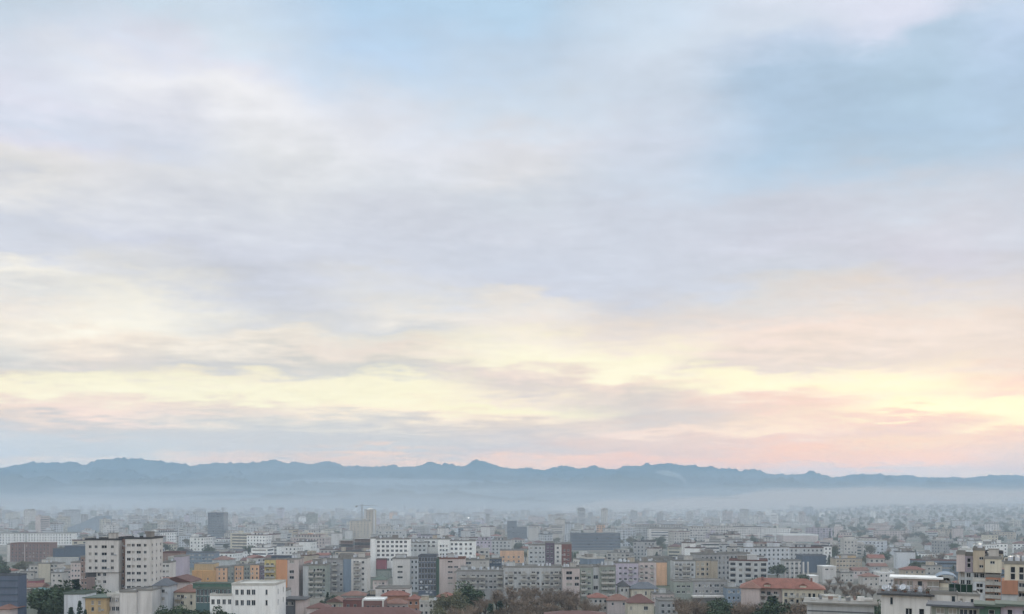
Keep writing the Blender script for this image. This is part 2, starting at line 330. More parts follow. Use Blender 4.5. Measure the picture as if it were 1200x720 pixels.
# ------------------------------------------------------------------ the air: even haze, and the low bank of smog over the plain
def volume_material(name, color, density, aniso):
    mt = bpy.data.materials.new(name); mt.use_nodes = True; nt = mt.node_tree; nt.nodes.clear()
    o = nt.nodes.new('ShaderNodeOutputMaterial'); v = nt.nodes.new('ShaderNodeVolumePrincipled')
    v.inputs['Color'].default_value = (*color, 1); v.inputs['Density'].default_value = density; v.inputs['Anisotropy'].default_value = aniso
    nt.links.new(v.outputs[0], o.inputs['Volume']); return mt
hz = MB(); hz.box(-10500, 10500, -2500, 15800, -6.0 - 6.0, HAZE_TOP)
tag(hz.build('haze', volume_material('thin_haze', (0.45, 0.70, 0.95), HAZE_D, 0.1)), kind='stuff')
def bank(name, cx, cy, cz, rx, ry, rz, m):
    mb = MB(); nu, nv = 120, 40
    for j in range(nv + 1):
        th = PI * j / nv
        for i in range(nu):
            ph = 2 * PI * i / nu
            x, y, z = rx*math.sin(th)*math.cos(ph), ry*math.sin(th)*math.sin(ph), rz*math.cos(th)
            if z > 0: z *= max(0.25, 1 + 1.1 * mnoise.fractal(Vector((x * 1.9 / min(rx, 2600), y * 1.9 / min(ry, 2600), cx * 0.01 + rz * 0.37)), 0.8, 2.0, 4))   # an uneven, billowing top
            mb.v.append((cx + x, cy + y, cz + z))
    mb.f = [(j*nu+i, (j+1)*nu+i, (j+1)*nu+(i+1) % nu, j*nu+(i+1) % nu) for j in range(nv) for i in range(nu)]; mb.m = [0]*len(mb.f)
    return tag(mb.build(name, m), kind='stuff')
for rz, dens, cy, ry in ((70, 0.00019, 3900, 3780), (120, 0.00012, 4500, 4150), (175, 0.00006, 5300, 4900), (250, 0.00003, 5400, 5000)):   # thinning out upwards
    bank('smog', 0, cy, 0, 9500, ry, rz, volume_material('low_smog', (0.73, 0.785, 0.845), dens, 0.1))
WARM = volume_material('brown_smoke_air', (0.86, 0.76, 0.69), 0.0014, 0.1); PALE = volume_material('white_mist', (0.92, 0.95, 0.97), 0.00025, 0.1)
bank('smoke', wx(1090, 5200), 5200, wz(581, 5200), 1150, 900, 45, WARM); bank('smoke', wx(960, 4600), 4600, wz(590, 4600), 900, 900, 50, WARM)
bank('smoke', wx(760, 4300), 4300, wz(597, 4300), 500, 500, 40, WARM)
for px, py, d, rx, rz in ((180, 574, 7600, 1000, 32), (470, 566, 10000, 1500, 40), (690, 590, 5400, 500, 30), (330, 592, 5200, 420, 22), (850, 574, 7700, 800, 34), (60, 570, 9900, 900, 36), (20, 597, 4600, 380, 22), (560, 589, 5000, 300, 20), (430, 596, 4300, 260, 16), (250, 583, 7200, 500, 24), (620, 575, 7500, 700, 26), (130, 588, 5400, 420, 20), (940, 578, 7400, 500, 22)):
    bank('mist', wx(px, d), d, wz(py, d), rx, rx * 0.6, rz, PALE)
def plume(px, py, d, pts):
    """A rising, drifting plume: one closed tube along the given path."""
    mb = MB(); n = 10; x0, z0 = wx(px, d), wz(py, d)
    for (x, z, r) in pts:
        for k in range(n): a = 2*PI*k/n; mb.v.append((x0 + x + r*0.4*math.sin(a), d + r*1.2*math.cos(a), z0 + z + r*math.sin(a)))
    m_ = len(pts)
    for j in range(m_ - 1):
        for k in range(n): mb.f.append((j*n+k, (j+1)*n+k, (j+1)*n+(k+1) % n, j*n+(k+1) % n)); mb.m.append(0)
    mb.f.append(tuple(range(n))); mb.f.append(tuple((m_-1)*n + k for k in reversed(range(n)))); mb.m += [0, 0]
    bm = bmesh.new(); me = mb.mesh('smoke', volume_material('smoke_plume', (0.97, 0.98, 0.98), 0.006, 0.2)); bm.from_mesh(me); bmesh.ops.recalc_face_normals(bm, faces=bm.faces); bm.to_mesh(me); bm.free()
    return tag(link('smoke', me), kind='stuff')
plume(806, 571, 7000, [(0, -30, 6), (-6, 10, 9), (-22, 50, 13), (-55, 78, 17), (-105, 98, 20), (-170, 112, 22), (-250, 120, 14)])

# ------------------------------------------------------------------ buildings
SCR = []            # (px0, px1, py_top, distance) of what is placed by hand, for filling the city around it
MARKS = []          # (px, py, phrase): things the labels of the others refer to
_win = {}
def window_mesh(w, h, k, what='both'):
    key = (round(w, 2), round(h, 2), k, what)
    if key not in _win:
        mb = MB(); t = min(0.09, w * 0.08)
        x, z = w / 2, h / 2
        if what != 'pane':
          mb.box(-x - 0.06, x + 0.06, -0.3, -0.05, -z - 0.08, -z, 0); mb.box(-x, x, -0.05, 0.03, -z, -z + t, 0); mb.box(-x, x, -0.05, 0.03, z - t, z, 0)
          mb.box(-x, -x + t, -0.05, 0.03, -z + t, z - t, 0); mb.box(x - t, x, -0.05, 0.03, -z + t, z - t, 0)
          if w > 1.1: mb.box(-t/2, t/2, -0.04, 0.03, -z + t, z - t, 0)
        if what != 'frame': mb.box(-x, x, 0.0, 0.025, -z, z, 1)
        _win[key] = mb.mesh('window' if what != 'frame' else 'frame', [FRM, GL[k]])
    return _win[key]
_ac = []
def ac_mesh():
    if not _ac:
        mb = MB(); mb.box(-0.42, 0.42, -0.13, 0.2, -0.3, 0.3, 0); mb.box(-0.25, 0.15, -0.15, -0.132, -0.22, 0.22, 1); _ac.append(mb.mesh('air_conditioner', [TANK, RAIL]))
    return _ac[0]
_bal = {}
def balcony_mesh(w, solid, what='both'):
    key = (round(w, 2), solid, what)
    if key not in _bal:
        mb = MB(); d = 1.25; x = w / 2
        if what != 'railing': mb.box(-x, x, -d, 0, -0.16, 0, 0)
        if what == 'slab': pass
        elif solid:
            mb.box(-x, x, -d, -d + 0.1, 0, 0.95, 0); mb.box(-x, -x + 0.1, -d + 0.1, 0, 0, 0.95, 0); mb.box(x - 0.1, x, -d + 0.1, 0, 0, 0.95, 0)
        else:
            n = max(4, int(w / 0.25))
            for i in range(n + 1): u = -x + w * i / n; mb.box(u - 0.02, u + 0.02, -d, -d + 0.04, 0, 0.95, 1)
            mb.box(-x, x, -d - 0.01, -d + 0.05, 0.95, 1.0, 1)
        _bal[key] = mb.mesh('railing' if what == 'railing' else 'balcony', [BAL, RAIL])
    return _bal[key]

def facade(mb, O, U, Nn, length, z0, z1, holes, rec=0.24):
    """A wall with real openings. holes: (centre, z centre, w, h); N points out."""
    hs = [(c - w/2, c + w/2, z - h/2, z + h/2) for c, z, w, h in holes]
    us = sorted({0.0, length} | {v for q in hs for v in q[:2]}); zs = sorted({z0, z1} | {v for q in hs for v in q[2:]})
    P = lambda u, z, k=0.0: (O[0] + U[0]*u - Nn[0]*k, O[1] + U[1]*u - Nn[1]*k, z)
    for i in range(len(us) - 1):
        for j in range(len(zs) - 1):
            uc, zc = (us[i]+us[i+1])/2, (zs[j]+zs[j+1])/2
            if not any(a < uc < b and c < zc < d for a, b, c, d in hs):
                mb.quad(P(us[i], zs[j]), P(us[i+1], zs[j]), P(us[i+1], zs[j+1]), P(us[i], zs[j+1]))
    for a, b, c, d in hs:
        mb.quad(P(a, c), P(b, c), P(b, c, rec), P(a, c, rec)); mb.quad(P(a, d, rec), P(b, d, rec), P(b, d), P(a, d))
        mb.quad(P(a, c), P(a, c, rec), P(a, d, rec), P(a, d)); mb.quad(P(b, c, rec), P(b, c), P(b, d), P(b, d, rec))

class Bld:
    def __init__(self, name, label, cat, pxc, d, yaw=0.0, group=None, mark=None):
        self.pxc, self.d = pxc, d
        self.x, self.y = wx(pxc, d), d
        self.gz = ground_h(self.x, self.y)
        self.root = tag(empty(name, (self.x, self.y, self.gz), yaw), label, cat, group)
        self.yaw = yaw; self.cs = math.cos(yaw)
        self.mark = mark; self.rng = random.Random(int(pxc * 7 + d))
    def lx(self, px): return (px - self.pxc) * self.d / F * self.cs
    def lz(self, py): return wz(py, self.d) - self.gz
    def part(self, name, mb, m, label=None):
        o = mb.build(name, m, self.root)
        if label: o['label'] = label
        return o
    def win(self, x, y, z, w, h, rz=0.0, blind=0.12):
        blind *= 1.6; r = self.rng.random(); k = 2 if r < blind else 1 if r < blind + 0.3 else 0
        if self.d < 480:
            o = link('window', window_mesh(w, h, k, 'pane'), self.root, (x, y, z), rz); link('frame', window_mesh(w, h, 0, 'frame'), o)
        else: link('window', window_mesh(w, h, k), self.root, (x, y, z), rz)
        if self.rng.random() < 0.13 and rz == 0 and h < 1.9 and self.d < 700:
            link('air_conditioner', ac_mesh(), self.root, (x + self.rng.choice((-1, 1)) * (w/2 + 0.75), y - 0.45, z - 0.3))
    def wing_m(self, x0, x1, y0, y1, z0, z1, m, front=(), left=(), right=(), roof='flat', roofmat='conc', rise=2.5, label=None, blind=0.12, par=0.7, over=0.5):
        m = W[m] if isinstance(m, str) else m
        mb = MB()
        facade(mb, (x0, y0), (1, 0), (0, -1), x1 - x0, z0, z1, front)
        facade(mb, (x1, y0), (0, 1), (1, 0), y1 - y0, z0, z1, right)
        facade(mb, (x0, y1), (0, -1), (-1, 0), y1 - y0, z0, z1, [(y1 - y0 - c, z, w, h) for c, z, w, h in left])
        mb.quad((x1, y1, z0), (x0, y1, z0), (x0, y1, z1), (x1, y1, z1))
        mb.quad((x0, y0, z1), (x1, y0, z1), (x1, y1, z1), (x0, y1, z1))
        self.part('wall', mb, m, label)
        for c, z, w, h in front: self.win(x0 + c, y0 + 0.2, z, w, h, 0, blind)
        for c, z, w, h in right: self.win(x1 - 0.2, y0 + c, z, w, h, PI / 2, blind)
        for c, z, w, h in left: self.win(x0 + 0.2, y0 + c, z, w, h, -PI / 2, blind)
        rb = MB()
        if roof == 'flat':
            e, t = 0.12, 0.22
            rb.box(x0 - e, x1 + e, y0 - e, y1 + e, z1 + 0.003, z1 + 0.16)
            if par > 0:
                zt = z1 + 0.16; rb.box(x0 - e, x1 + e, y0 - e, y0 - e + t, zt, zt + par); rb.box(x0 - e, x1 + e, y1 + e - t, y1 + e, zt, zt + par)
                rb.box(x0 - e, x0 - e + t, y0 - e + t, y1 + e - t, zt, zt + par); rb.box(x1 + e - t, x1 + e, y0 - e + t, y1 + e - t, zt, zt + par)
        elif roof in ('hip', 'gable'):
            rb.hip(x0, x1, y0, y1, z1 + 0.003, rise, over, gable=(roof == 'gable'))
        elif roof == 'slab':
            rb.box(x0 - 0.8, x1 + 0.8, y0 - 0.8, y1 + 0.8, z1 + 0.003, z1 + 0.35)
        if roof: self.part('roof', rb, RF[roofmat])
    def wing(self, px0, px1, py, m, depth=12, y0=0.0, bot=None, cols=(), rows=(), ww=1.3, wh=1.4, fl=None, n=None, skip=(), side=0, balc=(), solid=True, scr=True, bshift=0.0, **k):
        """A wing given by its pixels in the photograph. cols/rows: pixel centres of the windows, or n columns and fl metres per storey."""
        x0, x1 = self.lx(px0), self.lx(px1); z1 = self.lz(py); z0 = -0.4 if bot is None else self.lz(bot)
        kk = (self.d + y0) / self.d
        if y0:                                   # keep the wing where it shows when it stands farther back
            cxw = 0.0 if self.yaw else self.x; x0 = (cxw + x0) * kk - cxw; x1 = (cxw + x1) * kk - cxw; z1 = H - (H - z1 - self.gz) * kk - self.gz
            if bot is not None: z0 = H - (H - z0 - self.gz) * kk - self.gz
        W_ = x1 - x0
        if fl:
            zr = []; zc = z1 - fl * 0.5
            while zc > max(z0, 0) + wh * 0.6: zr.append(zc); zc -= fl
        else: zr = [(H - (r - HZ) * (self.d + y0) / F) - self.gz for r in rows]
        if n: xr = [W_ * (i + 0.5) / n for i in range(n)]
        else: cxw = 0.0 if self.yaw else self.x; xr = [(cxw + self.lx(c)) * kk - cxw - x0 for c in cols]
        wws = list(ww) if isinstance(ww, (list, tuple)) else [ww] * len(xr)
        zr = [z for z in zr if z0 + wh/2 + 0.1 < z < z1 - wh/2 - 0.05]
        front = [(c, z, w, wh) for j, z in enumerate(zr) for i, (c, w) in enumerate(zip(xr, wws)) if (i, j) not in skip and w/2 < c < W_ - w/2]
        vis = 'right' if (px0 + px1) / 2 < CX else 'left'
        sd = [(depth * (i + 0.5) / side, z, min(1.3, depth/side*0.6), wh) for z in zr for i in range(side)] if side else []
        self.wing_m(x0, x1, y0, y0 + depth, z0, z1, m, front=front, **({vis: sd}), **k)
        for (i, bw) in balc:
            for j, z in enumerate(zr):
                if (i, j) in skip: continue
                p = (x0 + xr[i] + bshift, y0, z - wh/2 - 0.15)
                if self.d < 480: o = link('balcony', balcony_mesh(bw, solid, 'slab'), self.root, p); link('railing', balcony_mesh(bw, solid, 'railing'), o)
                else: link('balcony', balcony_mesh(bw, solid), self.root, p)
        if scr: SCR.append((min(px0, px1), max(px0, px1), py, self.d + y0, bot or 740))
        if z1 < 4: print('LOW', self.root.name, self.root.get('label'), round(z1, 1))
        if self.mark: MARKS.append(((px0 + px1) / 2, py + 8, self.mark)); self.mark = None
        return x0, x1, y0, y0 + depth, z1
    def clutter(self, box, n=3, tanks=1):
        n = int(n * 2.2) + 1
        x0, x1, y0, y1, z = box; r = self.rng; z += 0.163
        used = []
        def spot(w, dp):
            for _ in range(12):
                x = r.uniform(x0 + w/2 + 0.4, x1 - w/2 - 0.4) if x1 - x0 > w + 1 else None
                y = r.uniform(y0 + dp/2 + 0.5, y1 - dp/2 - 0.5) if y1 - y0 > dp + 1 else None
                if x is None or y is None: return None
                if all(abs(x - a) > (w + c)/2 + 0.2 or abs(y - b) > (dp + e)/2 + 0.2 for a, b, c, e in used):
                    used.append((x, y, w, dp)); return x, y
            return None
        for k in range(n):
            if k == 0:
                w, dp = r.uniform(2.6, 5), r.uniform(2.8, 4)
                s = spot(w, dp)
                if s:
                    mb = MB(); hh = r.uniform(2.2, 2.9); mb.box(s[0]-w/2, s[0]+w/2, s[1]-dp/2, s[1]+dp/2, z, z+hh, 0); mb.box(s[0]-w/2-0.2, s[0]+w/2+0.2, s[1]-dp/2-0.2, s[1]+dp/2+0.2, z+hh+0.002, z+hh+0.18, 1)
                    self.part('stair_house', mb, [W[r.choice(['offwhite', 'lightgrey', 'concrete', 'beige'])], RF['conc']])
            elif r.random() < 0.5:
                s = spot(1.3, 1.3)
                if s:
                    mb = MB(); mb.box(s[0]-0.6, s[0]+0.6, s[1]-0.5, s[1]+0.5, z, z+0.4, 0); mb.cyl(s[0], s[1], z+0.402, z+1.7, 0.55, 0.5, 12, 1)
                    self.part('water_tank', mb, [STEEL, TANK])
            else:
                s = spot(0.6, 0.6)
                if s:
                    mb = MB(); mb.cyl(s[0], s[1], z, z+r.uniform(2.5, 4), 0.05, seg=5); zz = z + 2.3; mb.box(s[0]-0.6, s[0]+0.6, s[1]-0.03, s[1]+0.03, zz, zz+0.06); mb.box(s[0]-0.4, s[0]+0.4, s[1]-0.03, s[1]+0.03, zz-0.5, zz-0.44)
                    self.part('antenna', mb, STEEL)

def dish(b, x, y, z, r, az, el):
    """A satellite dish on its post, a part of the roof it is bolted to."""
    mb = MB(); mb.cyl(x, y, z, z + r + 0.4, 0.06, seg=6, mi=1)
    c = Vector((x, y, z + r + 0.45)); d = Vector((math.sin(az)*math.cos(el), math.cos(az)*math.cos(el), math.sin(el))); u = d.orthogonal().normalized(); w = d.cross(u)
    rings = []
    for q in (0.02, 0.4, 0.75, 1.0):
        rings.append([c + d*(0.3*r*q*q - 0.1) + u*(r*q*math.cos(2*PI*k/16)) + w*(r*q*math.sin(2*PI*k/16)) for k in range(16)])
    for off in (0.0, -0.04):
        for A, B in zip(rings, rings[1:]):
            for k in range(16):
                j = (k+1) % 16; mb.quad(*(tuple(p + d*off) for p in (A[k], A[j], B[j], B[k])), 0)
    mb.tube(c - d*0.1 + u*r*0.9, c + d*r*0.8, 0.03, 0.03, 5, 1)
    b.part('satellite_dish', mb, [TANK, STEEL])

# ------------------------------------------------------------------ the buildings one can tell apart, left to right
AB, OB = 'apartment_building', 'office_building'
def rng_(a, b, n): return [a + (b - a) * i / (n - 1) for i in range(n)]

# tall white apartment block
b = Bld(AB, 'tall white apartment block of two towers with square dark windows and brown recess', 'apartment block', 140, 385, mark='the tall white twin block with square windows')
rows = [641, 649.4, 657.6, 665.8]
q = b.wing(100, 139, 633.5, 'white', depth=13, cols=[105.5, 112.5, 122, 131.5], rows=rows, ww=[1.25, 1.25, 2.3, 1.25], wh=1.35, bot=671, roofmat='dark')
b.clutter(q, 3)
b.wing(113, 139, 671.4, 'white', depth=11, y0=0.6, cols=[116, 122.5], rows=[673.5, 682], ww=1.4, wh=1.4, roof=None, scr=False)
b.wing(100.2, 112.6, 671.4, 'darkgrey', depth=10, y0=1.5, bot=676.5, roof=None, scr=False)
b.wing(139.3, 146.5, 631.5, 'brown', depth=9, y0=3.5, cols=[143.4], rows=[638, 646, 654, 662, 670, 678, 687], ww=1.2, wh=1.4, roofmat='dark', scr=False)
q = b.wing(146.8, 176, 632, 'white', depth=14, cols=[150.8, 156, 162.5, 170], rows=[639.2, 647.4, 655.6, 664, 672, 680.2, 688.5], ww=[1.7, 1.3, 1.9, 1.25], wh=1.3, side=3, roofmat='dark')
b.clutter(q, 3)

# white annex with the blank wall in front of it
b = Bld(OB, 'white building with a blank notched front wall directly below the tall white block', 'building', 155, 340, mark='the blank white notched building')
b.wing(140.2, 160, 694.5, 'white', depth=14)
b.wing(160.2, 178.5, 692.5, 'white', depth=12, y0=1.2)
q = b.wing(125.5, 140, 698, 'white', depth=12, y0=0.5, fl=3.4, n=3, ww=1.3, wh=1.7, roofmat='pale')
# tan house with pale gable beside it
b = Bld(AB, 'ochre tan apartment house with small dark windows and a pale blue-grey end wall', 'apartment house', 100, 338, mark='the ochre tan house')
b.wing(75, 99.8, 697, 'bluewhite', depth=9, y0=0.4, roofmat='green')
b.wing(100, 124.8, 701, 'tan', depth=11, cols=[108.5, 116.5], rows=[706.5, 714], ww=1.0, wh=1.5, roof='slab', roofmat='green')
# far left
b = Bld(OB, 'dark blue-grey office building with horizontal panel bands at the left edge', 'office building', 8, 335, mark='the dark blue-grey office at the left edge')
x0, x1, y0, y1, z1 = b.wing(-14, 21, 675, 'navy', depth=6, roofmat='slate', par=0.4)
for k in range(6):
    mb = MB(); z = z1 - 1.6 - k * 2.6; mb.box(x0 - 0.05, x1 + 0.06, y0 - 0.14, y0 - 0.002, z - 0.5, z + 0.05); b.part('facade_band', mb, W['slate'])
b = Bld('warehouse', 'low long shed with a grey-green flat roof in the lower left corner', 'warehouse', 38, 372, mark='the grey-green roofed shed')
b.wing(14, 46, 701, 'greengrey', depth=26, roofmat='green', par=0.25)
b = Bld('warehouse', 'low hall with a bright teal roof beside the dark blue-grey office', 'hall', 36, 440, mark='the teal-roofed low hall')
b.wing(23, 50, 694.5, 'bluewhite', depth=14, roof='hip', roofmat='teal', rise=1.6, cols=[28, 33, 38, 44], rows=[698], ww=1.2, wh=1.0)
b = Bld('house', 'raspberry red small house among pale low houses on the left', 'house', 37, 480, mark='the raspberry red house')
b.wing(33, 43, 681, 'magenta', depth=8, roof='flat', cols=[36, 40], rows=[686], ww=0.9, wh=1.2)
b = Bld('house', 'pinkish white low house with awnings next to the raspberry red house', 'house', 28, 482)
b.wing(22, 32.5, 683, 'pinkwhite', depth=8, roof='gable', roofmat='tilebrown', rise=1.3, cols=[25, 29], rows=[688], ww=1.0, wh=1.2)
b = Bld('house', 'dusty pink house corner with a pale ridge at the bottom left corner', 'house', 6, 330)
b.wing(-6, 12, 714.5, 'pinkwhite', depth=9, roof='hip', roofmat='tilebrown', rise=1.4)
b = Bld(AB, 'cream yellow apartment house with a bright front and dark windows at its sides', 'apartment house', 52, 560, mark='the cream yellow apartment house')
q = b.wing(45, 58.5, 661, 'cream', depth=10, cols=[], rows=[]); b.clutter(q, 2)
b.wing(58.8, 68, 661.5, 'offwhite', depth=9, y0=1, cols=[60.8, 65], rows=[663.5, 668.2, 673], ww=1.6, wh=1.4)
b.wing(34, 44.7, 663, 'offwhite', depth=9, y0=1, cols=[37.5, 42], rows=[666, 671], ww=1.5, wh=1.4)
b = Bld(AB, 'long brick-red apartment block with close vertical bays', 'apartment block', 36, 760, mark='the long brick-red block')
b.wing(8, 12.2, 638.5, 'white', depth=11, y0=0.4)
x0, x1, y0, y1, z1 = b.wing(12.5, 58, 637.5, 'brick', depth=13, fl=3.1, n=11, ww=1.1, wh=1.4, roofmat='tilebrown')
for k in range(0, 12):
    mb = MB(); xx = x0 + (x1 - x0) * k / 11; mb.box(xx - 0.22, xx + 0.22, y0 - 0.5, y0 - 0.003, 0, z1 - 0.3); b.part('pilaster', mb, W['pinkwhite' if k == 4 else 'brown'])
for (a, c, t) in ((-8, 29, 'white apartment slab with vertical stripes, cut by the left edge'), (32.5, 84, 'long white apartment slab with many vertical stripes behind the brick-red block')):
    b = Bld(AB, t, 'apartment block', (a + c) / 2, 1060, mark=('the long white striped slab' if a > 0 else None))
    x0, x1, y0, y1, z1 = b.wing(a, c, 625.5, 'brightwhite', depth=13, fl=3.2, n=int((c - a) / 3.2), ww=1.5, wh=1.7)
    n = int((c - a) / 6.4)
    for k in range(n + 1):
        mb = MB(); xx = x0 + (x1 - x0) * k / n; mb.box(xx - 0.3, xx + 0.3, y0 - 0.9, y0 - 0.003, 0, z1 - 0.2); b.part('pilaster', mb, W['brightwhite'])
b = Bld('hall', 'dark teal-grey windowless hall with a stepped roof left of the tall white block', 'hall', 80, 640, mark='the dark teal-grey hall')
b.wing(76, 100, 640.5, 'slate', depth=24, roofmat='slate', par=0.3); b.wing(62, 75.8, 643.5, 'slate', depth=22, y0=1, roofmat='slate', par=0.3)
b.wing(54, 88, 654.5, 'lightgrey', depth=6, y0=-9, roofmat='pale', par=0.3)
b = Bld(AB, 'narrow dark red-brown apartment building squeezed against the tall white block', 'apartment building', 97, 470, mark='the narrow red-brown building')
b.wing(94.5, 102, 653.5, 'brown', depth=9, cols=[97], fl=3, n=2, ww=0.9, wh=1.2)
b = Bld('house', 'dusty pink house with a pale roof left of the narrow red-brown building', 'house', 88, 520)
b.wing(83, 94, 660, 'pinkwhite', depth=9, fl=3, n=3, ww=1, wh=1.2)
# between the white tower and the orange building
b = Bld(AB, 'lilac and grey-green apartment block with a red-brown flat roof right of the tall white block', 'apartment block', 206, 520, mark='the lilac block with a red-brown roof')
b.wing(197, 203.5, 654, 'greengrey', depth=10, y0=0.8, roofmat='pale'); b.wing(203.8, 213.5, 653, 'lilac', depth=12, cols=[], rows=[])
b.wing(189, 211, 648.5, 'brown', depth=10, y0=15, roofmat='maroon')
b = Bld(AB, 'small white apartment house with a rooftop terrace against the tall white block', 'apartment house', 195, 470)
q = b.wing(189, 198.5, 660, 'white', depth=9, fl=3.0, n=2, ww=1.5, wh=1.2); b.clutter(q, 2)
b = Bld(AB, 'blue-grey apartment block with faint window rows behind the orange building', 'apartment block', 232, 690, mark='the blue-grey block')
b.wing(213, 251, 648.5, 'bluegrey', depth=12, fl=3, n=10, ww=1.6, wh=1.2, roofmat='slate')
b = Bld('hall', 'low hall with a brown sloping roof and pale wall left of the orange building', 'hall', 208, 400)
b.wing(189, 223, 682.5, 'pinkwhite', depth=14, roof='gable', roofmat='maroon', rise=2.4, cols=[194, 200, 206], rows=[686.5], ww=1.4, wh=1.2)
b = Bld('house', 'grey house with a navy awning roof just right of the blank white notched building', 'house', 188, 350)
b.wing(179.5, 197, 687, 'bluewhite', depth=9, roof='hip', roofmat='slate', rise=2.6, cols=[184, 191], rows=[693, 702], ww=1.3, wh=1.4)
b = Bld('house', 'cream house with a reddish brown hip roof and a shadowed balcony side', 'house', 218, 356, mark='the cream house with the brown hip roof')
b.wing(204, 229.5, 694.5, 'cream', depth=10, roof='hip', roofmat='tilebrown', rise=2.6, cols=[209, 213.5, 224], rows=[699.5, 707], ww=[1.3, 1.3, 0.9], wh=1.5, balc=[(0, 2.6)])
b.wing(191, 203.7, 697, 'greengrey', depth=9, y0=1, roofmat='dark', cols=[194, 199.5], rows=[702, 709], ww=1.5, wh=1.4)

# the orange and peach row
b = Bld(AB, 'orange apartment row with a blank orange gable and long peach front of tall windows', 'apartment block', 265, 560, mark='the orange and peach row')
b.wing(225, 253, 668.8, 'ochre', depth=12, cols=[243.5], rows=[678.5], ww=1.0, wh=1.4, roof=None)
b.wing(227.5, 250.5, 661, 'tan', depth=10, y0=1.4, bot=669.5, roofmat='conc', par=0.2, scr=False)
b.wing(253.3, 266, 666, 'peach', depth=12, y0=0.2, cols=[257, 262.3], rows=[667.5, 672.5, 677.8], ww=0.95, wh=1.5)
b.wing(266.3, 274.5, 665, 'greengrey', depth=11, y0=1.6, cols=[268.2, 272.2], rows=[668, 673, 678], ww=1.2, wh=1.9)
b.wing(274.8, 285, 663.5, 'peach', depth=12, y0=0.2, cols=[277, 281.8], rows=[667, 672.3, 677.5], ww=0.9, wh=1.5)
b.wing(285.3, 293, 663, 'greengrey', depth=11, y0=1.6, cols=[287.5, 290.8], rows=[667, 672.3, 677.5], ww=1.2, wh=1.9)
q = b.wing(293.3, 303.6, 662.5, 'peach', depth=12, y0=0.2, cols=[296, 301], rows=[667, 672, 677.3], ww=0.95, wh=1.5); b.clutter(q, 3)
b.wing(303.9, 309.3, 663.5, 'purple', depth=11, y0=0.8, cols=[306.6], rows=[667, 672.5, 677.5], ww=1.0, wh=1.5)
b = Bld(AB, 'yellow balconied apartment building with a blank orange centre wall and a pale right face', 'apartment building', 328, 470, mark='the yellow and orange apartment building')
q = b.wing(310, 323.2, 656.5, 'yellow', depth=12, y0=0.3, cols=[313.5, 319], rows=[662, 668.8, 675.5, 682], ww=1.5, wh=1.6, balc=[(0, 2.8), (1, 2.8)])
b.wing(323.5, 336.5, 656, 'orange', depth=13); q = b.wing(336.8, 350, 656, 'pinkwhite', depth=12, y0=0.4, cols=[341.8], rows=[658.5, 670.2, 677], ww=2.4, wh=1.6, side=2); b.clutter(q, 3)
b.wing(318, 342, 652.2, 'slate', depth=5, y0=4, bot=655.4, roofmat='slate', par=0.2, scr=False)

# modern white building
b = Bld(OB, 'modern white building with paired dark windows and a teal glass left wing', 'office building', 285, 332, mark='the modern white building')
b.wing(271.5, 323, 686.2, 'brightwhite', depth=15, cols=[277.5, 283.8, 291.2, 297, 312.3], rows=[694.3, 706.6], ww=[1.25, 1.25, 1.45, 1.45, 0.8], wh=2.0, roofmat='pale', blind=0, side=2)
b.wing(246, 271.3, 698.5, 'brightwhite', depth=12, y0=-0.6, cols=[249.5, 256, 262.5, 269], rows=[705.5], ww=1.3, wh=1.9, roofmat='pale', blind=0)
b.wing(229.5, 270, 690.5, 'teal', depth=13, y0=6, cols=rng_(232, 268, 9), rows=[694.5, 703], ww=1.15, wh=2.2, roofmat='green', blind=0)
b.wing(226, 272, 684.5, 'green', depth=5, y0=10, bot=690, roofmat='green', par=0.2, scr=False)
b = Bld('house', 'long low house under a brown tiled roof in front of the modern white building', 'house', 285, 345)
b.wing(243, 326, 722, 'beige', depth=9, roof='hip', roofmat='tilebrown', rise=2.2)

# grey balcony blocks in the middle left
b = Bld(AB, 'grey apartment block with stacked white balconies and a pale blank left edge', 'apartment block', 368, 470, mark='the grey block with stacked balconies')
b.wing(355, 361.6, 663.5, 'lightgrey', depth=13, y0=0.2)
q = b.wing(361.9, 381.5, 663, 'greengrey', depth=12, y0=0.6, cols=[364.7, 368.5, 372.5, 376.2, 379.5], rows=[668.5, 674.6, 680.7, 686.8, 692.9, 699], ww=[1.5, 1.1, 1.3, 1.3, 1.1], wh=1.6, balc=[(0, 2.6), (2, 2.4), (3, 1.4)]); b.clutter(q, 4)
b = Bld(AB, 'grey apartment block with a blank grey centre and window strips on both sides', 'apartment block', 405, 500, mark='the grey block with a blank centre')
q = b.wing(383, 402, 656, 'grey', depth=13, cols=[386, 392.2, 399.6], rows=[660.4, 666.8, 673.1, 679.5, 685.8, 692.2], ww=[1.4, 2.0, 1.3], wh=1.4, balc=[(1, 2.8)]); b.clutter(q, 4)
q = b.wing(402.3, 411.3, 655.5, 'bluegrey', depth=13, y0=0.3)
q = b.wing(411.6, 429.8, 655, 'white', depth=13, cols=[415.5, 419, 425.2], rows=[659.2, 666.4, 672.7, 679, 685.3, 691.5], ww=[1.2, 1.4, 1.5], wh=1.4, balc=[(1, 3.6)]); b.clutter(q, 3)
b.wing(398, 412.5, 650.5, 'concrete', depth=6, y0=6, bot=655, scr=False)
b = Bld(AB, 'small grey house right of the modern white building with paired dark windows', 'apartment house', 328, 375)
b.wing(323.8, 334.5, 693.5, 'lightgrey', depth=9, cols=[327.4, 331.5], rows=[698, 704.6, 711.8], ww=1.2, wh=1.5)
b = Bld(OB, 'grey flat-roofed building with a dark overhanging roof in front of the grey balcony block', 'building', 344, 350)
b.wing(333, 346, 703, 'darkgrey', depth=10, y0=0.6, roof='slab', roofmat='dark', cols=[335.5, 339, 342.5], rows=[707.5], ww=1, wh=1.4); b.wing(346.2, 356, 703.5, 'pinkwhite', depth=10, roof='slab', roofmat='dark')
